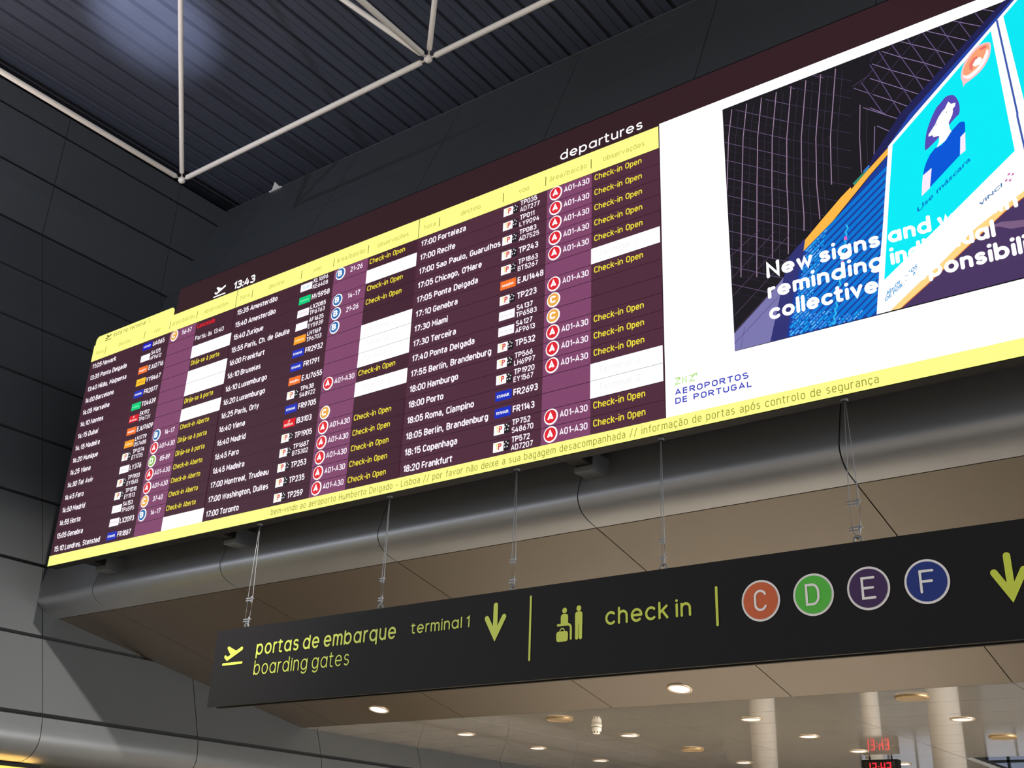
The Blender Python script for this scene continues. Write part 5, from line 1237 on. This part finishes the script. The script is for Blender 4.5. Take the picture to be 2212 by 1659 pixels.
down_arrow(-7.634, 2.89, 2.48)
down_arrow(-2.112, 2.735, 2.33)
m_ = MB()
ribbon(m_, Q(1), [(-7.145, 2.905), (-7.145, 2.205)], .026)
m_.build('divider_bar', M_LIME, sign, SIGN)
m_ = MB()
ribbon(m_, Q(1), [(-4.869, 2.745), (-4.869, 2.371)], .028)
m_.build('divider_bar', M_LIME, sign, SIGN)
m_ = MB()
ellipse(m_, Q(1), -6.688, 2.700, .031, .031)
rounded(m_, Q(1), -6.738, 2.55, -6.642, 2.664, .032, 0, '1100')
ribbon(m_, Q(1), [(-6.775, 2.547), (-6.64, 2.547)] + arc(-6.645, 2.507, .04, .04, 80, 0, 6) + [(-6.605, 2.39)], .026)
rounded(m_, Q(1), -6.793, 2.366, -6.641, 2.478, .03)
ribbon(m_, Q(1), arc(-6.717, 2.482, .028, .026, 0, 180, 10), .012)
ellipse(m_, Q(1), -6.504, 2.707, .031, .031)
rounded(m_, Q(1), -6.551, 2.53, -6.457, 2.672, .03, 0, '1100')
ribbon(m_, Q(1), [(-6.528, 2.54), (-6.528, 2.392)], .042)
ribbon(m_, Q(1), [(-6.480, 2.54), (-6.480, 2.392)], .042)
m_.build('desk_pictogram', M_LIME, sign, SIGN)
stroke_words('desk_word', M_LIME, sign, SIGN, Q(1), 'check in', -6.170, -5.153, 2.490, .144, .0265, .44, 1.31)
LET = {'C': [arc(.5, .72, .42, .28, 20, 180, 10) + arc(.5, .28, .42, .28, 180, 340, 10)],
       'D': [[(0, 0), (0, 1), (.45, 1)] + arc(.45, .6, .45, .4, 90, 0, 8) + arc(.45, .4, .45, .4, 0, -90, 8) + [(0, 0)]],
       'E': [[(.85, 1), (0, 1), (0, 0), (.85, 0)], [(0, .5), (.75, .5)]],
       'F': [[(.85, 1), (0, 1), (0, 0)], [(0, .5), (.75, .5)]]}
for ch, x, col in (('C', -4.400, (206, 96, 48)), ('D', -3.866, (84, 190, 62)), ('E', -3.337, (62, 32, 84)), ('F', -2.806, (22, 48, 128))):
    m_ = MB()
    ellipse(m_, Q(1), x, 2.561, .2, .202, 56, 0)
    ellipse(m_, Q(2), x, 2.561, .179, .181, 56, 1)
    for s in LET[ch]:
        ribbon(m_, Q(3), [(x - .064 + p[0] * .13 + (.012 if ch in 'EF' else 0), 2.469 + p[1] * .186) for p in s], .023, 0)
    o = m_.build('zone_letter', [M_WHITE, surface('zone_vinyl_' + ch, col, .5)], sign, SIGN)
    o['label'] = {'C': 'orange', 'D': 'green', 'E': 'purple', 'F': 'dark blue'}[ch] + ' round badge with white rim and letter ' + ch

# hangers of the sign: paired wires with clamps and a shackle
names = ('first hanger from the sign left end, above the take-off pictogram', 'second hanger from the left, above the word embarque', 'third hanger, above the left down arrow',
         'fourth hanger, above the words check in', 'fifth hanger, above the round purple E badge')
for k, (x, sp, c1, c2) in enumerate(((-12.0, .05, 3.42, 3.13), (-9.52, .02, 3.40, 3.15), (-7.476, .028, 3.38, 3.14), (-5.512, .02, 3.34, 3.15), (-3.425, .05, 3.42, 3.16))):
    base = W(x, 10.09, SZ1)
    t = thing('sign_hanger', 'thin double steel wire, ' + names[k], 'hanging wire', base, 'wire hangers of the black sign')
    for s in (-1, 1):
        m_ = MB()
        m_.tube([W(x + s * .004, 10.09, 4.512), W(x + s * sp * .55, 10.09, (4.5 + c1) / 2), W(x + s * sp, 10.09, c1), W(x + s * sp * .8, 10.09, c2), W(x, 10.09, 3.06)], .0030, 8)
        m_.build('wire', M_STEEL, t, base, True)
    for zc in (c1, c2):
        m_ = MB()
        m_.box(W(x - sp - .02, 10.075, zc + .010), W(x + sp + .012, 10.102, zc + .022))
        m_.box(W(x - sp - .028, 10.078, zc - .018), W(x + sp - .012, 10.100, zc - .008))
        m_.tube([W(x + sp * .5, 10.09, zc - .04), W(x + sp * .5, 10.09, zc + .045)], .007, 8)
        m_.build('clamp', M_STEEL, t, base)
    m_ = MB()
    ring = [W(x + .038 * math.cos(a), 10.09, 3.045 + .045 * math.sin(a)) for a in [math.radians(-35 + 250 * i / 12) for i in range(13)]]
    m_.tube(ring, .0075, 8)
    m_.build('shackle', M_STEEL, t, base, True)
    m_ = MB()
    m_.lathe(W(x, 10.09, 4.485), [(.018, 0), (.024, .006), (.024, .017)], 12)
    m_.build('eyelet', M_BRACKET, t, base)

# ---------------------------------------------------------------- ceiling fittings of the passage
ZC = 2.764


def downlight(x, y, label):
    base = W(x, y, ZC)
    t = thing('downlight', label, 'ceiling lamp', base, 'round downlights in the passage ceiling')
    m_ = MB()
    R_ = .205 * S
    m_.lathe(base, [(R_, .002), (R_, -.006), (R_ * .97, -.010), (R_ * .86, -.012), (R_ * .80, -.004), (R_ * .8, .002)], 40)
    m_.build('trim_ring', M_TRIM, t, base, True)
    m_ = MB()
    m_.lathe(base, [(R_ * .80, -.004), (R_ * .78, -.006), (R_ * .4, -.008)], 32)
    m_.build('lens', LENS, t, base)
    d = bpy.data.lights.new('downlight_beam', 'SPOT')
    d.energy = 700
    d.color = (1.0, 0.93, 0.84)
    d.spot_size = math.radians(120)
    d.spot_blend = .7
    d.shadow_soft_size = .08
    b = bpy.data.objects.new('downlight_beam', d)
    COL.objects.link(b)
    b.location = (0, 0, -.03)
    b.parent = t
    return t


LENS = glow((255, 244, 220), 3.0)
spots = [(-15.13, 18.95, 'lit downlight in the glossy ceiling nearest the left wall'), (-15.13, 21.6, 'lit downlight, second back along the left wall side of the glossy ceiling'),
         (-15.2, 24.4, 'lit downlight, third back along the left wall side of the glossy ceiling'), (-11.92, 20.25, 'lit downlight just right of the smoke detector'),
         (-12.0, 25.75, 'lit downlight below the orange C badge, near the bottom edge of the photo'), (-8.65, 18.95, 'lit downlight below the gap between the orange C and green D badges'),
         (-8.645, 21.55, 'lit downlight below the green D badge, left of the digital clock'), (-8.64, 24.25, 'lit downlight right beside the top of the digital clock'),
         (-8.62, 27.0, 'lit downlight behind the digital clock, low at its right'), (-5.362, 20.2, 'lit downlight nearest the right edge of the photo')]
proto = None
for x, y, lb in spots:
    if proto is None:
        proto = downlight(x, y, lb)
        p0 = (x, y)
    else:
        dup(proto, (S * (x - p0[0]), S * (y - p0[1]), 0), lb)
sl = math.atan2(2.764 - 3.980, 16.87 - 11.146)
for x, y, lb in ((-15.1, 16.19, 'large lit downlight in the sloping soffit at the left, under the boarding gates lettering'), (-8.62, 16.23, 'large lit downlight in the sloping soffit under the words check in')):
    c = dup(proto, (0, 0, 0), lb)
    zz = 3.980 + (y - 11.146) * math.tan(sl)
    c.location = W(x, y, zz - .003)
    c.rotation_euler = (sl, 0, 0)


def ceiling_speaker(x, y, label):
    base = W(x, y, ZC)
    t = thing('ceiling_speaker', label, 'loudspeaker', base, 'round loudspeakers in the passage ceiling')
    m_ = MB()
    R_ = .25 * S
    m_.lathe(base, [(R_, .002), (R_, -.012), (R_ * .94, -.022), (R_ * .9, -.022), (R_ * .88, -.012)], 40)
    m_.build('rim', surface('brass_toned_rim', (150, 126, 88), .4, .4), t, base, True)
    m_ = MB()
    m_.lathe(base, [(R_ * .89, -.014), (R_ * .6, -.018), (R_ * .2, -.019)], 32)
    m_.build('grille', surface('perforated_grille', (126, 108, 80), .6, .2, .3, 400), t, base)
    return t


sp0 = ceiling_speaker(-11.89, 17.65, 'unlit brass coloured disc loudspeaker left of the smoke detector')
for x, y, lb in ((-11.86, 22.86, 'unlit brass coloured disc loudspeaker below the large downlight under check in'), (-5.36, 17.56, 'unlit disc loudspeaker at the soffit edge below the blue F badge'),
                 (-5.35, 22.75, 'unlit disc loudspeaker at the right edge, behind the downlight')):
    dup(sp0, (S * (x + 11.89), S * (y - 17.65), 0), lb)

base = W(-11.75, 18.72, ZC)
t = thing('smoke_detector', 'small ivory smoke detector on the glossy passage ceiling', 'smoke detector', base)
m_ = MB()
m_.lathe(base, [(.062, .001), (.062, -.012), (.058, -.018)], 32)
m_.build('mounting_base', M_PLASTIC, t, base, True)
m_ = MB()
m_.lathe(base, [(.05, -.018), (.05, -.024)], 32)
m_.build('shadow_gap', M_DARK, t, base)
m_ = MB()
m_.lathe(base, [(.058, -.024), (.058, -.05), (.046, -.085), (.036, -.094), (.01, -.096)], 32)
m_.build('sensor_head', M_PLASTIC, t, base, True)
m_ = MB()
for k in range(8):
    a = 2 * math.pi * k / 8
    c = base + Vector((.048 * math.cos(a), .048 * math.sin(a), -.078))
    m_.ball(c, .008, 0, 8)
m_.build('vent_slots', M_DARK, t, base)

# digital clock hanging under the passage ceiling
CY = 25.37
base = W(-8.61, CY, 2.70)
clock = thing('digital_clock', 'black digital clock with red figures hanging from the passage ceiling', 'clock', base)
m_ = MB()
m_.box(W(-9.005, CY, 2.33), W(-8.205, CY + .22, 2.70))
m_.build('housing', M_DARK, clock, base)
m_ = MB()
m_.box(W(-8.95, CY - .012, 2.37), W(-8.26, CY, 2.66))
m_.build('display_window', surface('smoked_acrylic', (14, 8, 10), .2), clock, base)
m_ = MB()
for x in (-8.85, -8.36):
    m_.tube([W(x, CY + .11, 2.70), W(x, CY + .11, ZC)], .012, 10)
m_.build('ceiling_rods', M_DARK, clock, base)
SEG = {'1': 'bc', '3': 'abgcd', '4': 'fgbc'}
m_ = MB()
fnc = lambda x, z: W(x, CY - .018, z)
dx, dz = .075, .2
for ch, x in (('1', -8.885), ('3', -8.755), ('4', -8.565), ('3', -8.435)):
    zb_ = 2.42
    xx = x
    for s in SEG[ch]:
        q = {'a': [(xx, zb_ + dz), (xx + dx, zb_ + dz)], 'b': [(xx + dx, zb_ + dz), (xx + dx, zb_ + dz / 2)], 'c': [(xx + dx, zb_ + dz / 2), (xx + dx, zb_)],
             'd': [(xx, zb_), (xx + dx, zb_)], 'g': [(xx, zb_ + dz / 2), (xx + dx, zb_ + dz / 2)], 'f': [(xx, zb_ + dz), (xx, zb_ + dz / 2)]}[s]
        ribbon(m_, fnc, q, .026)
for z_ in (2.48, 2.55):
    ellipse(m_, fnc, -8.622, z_, .014, .014, 10)
m_.build('figures', glow((255, 30, 50), 1.6), clock, base)

# backlit yellow shop fascia under the left overhang
base = W(-18.6, 8.0, 0.9)
t = thing('lit_fascia', 'backlit yellow fascia below the bottom left overhang', 'lit sign', base)
m_ = MB()
m_.box(W(-19.4, -6, 0.7), W(-18.32, 11.2, 1.44))
m_.build('light_box', glow((255, 236, 96), 1.6), t, base)
m_ = MB()
m_.box(W(-19.5, -6.1, 1.442), W(-18.27, 11.3, 1.50))
m_.build('top_rail', M_DARK, t, base)
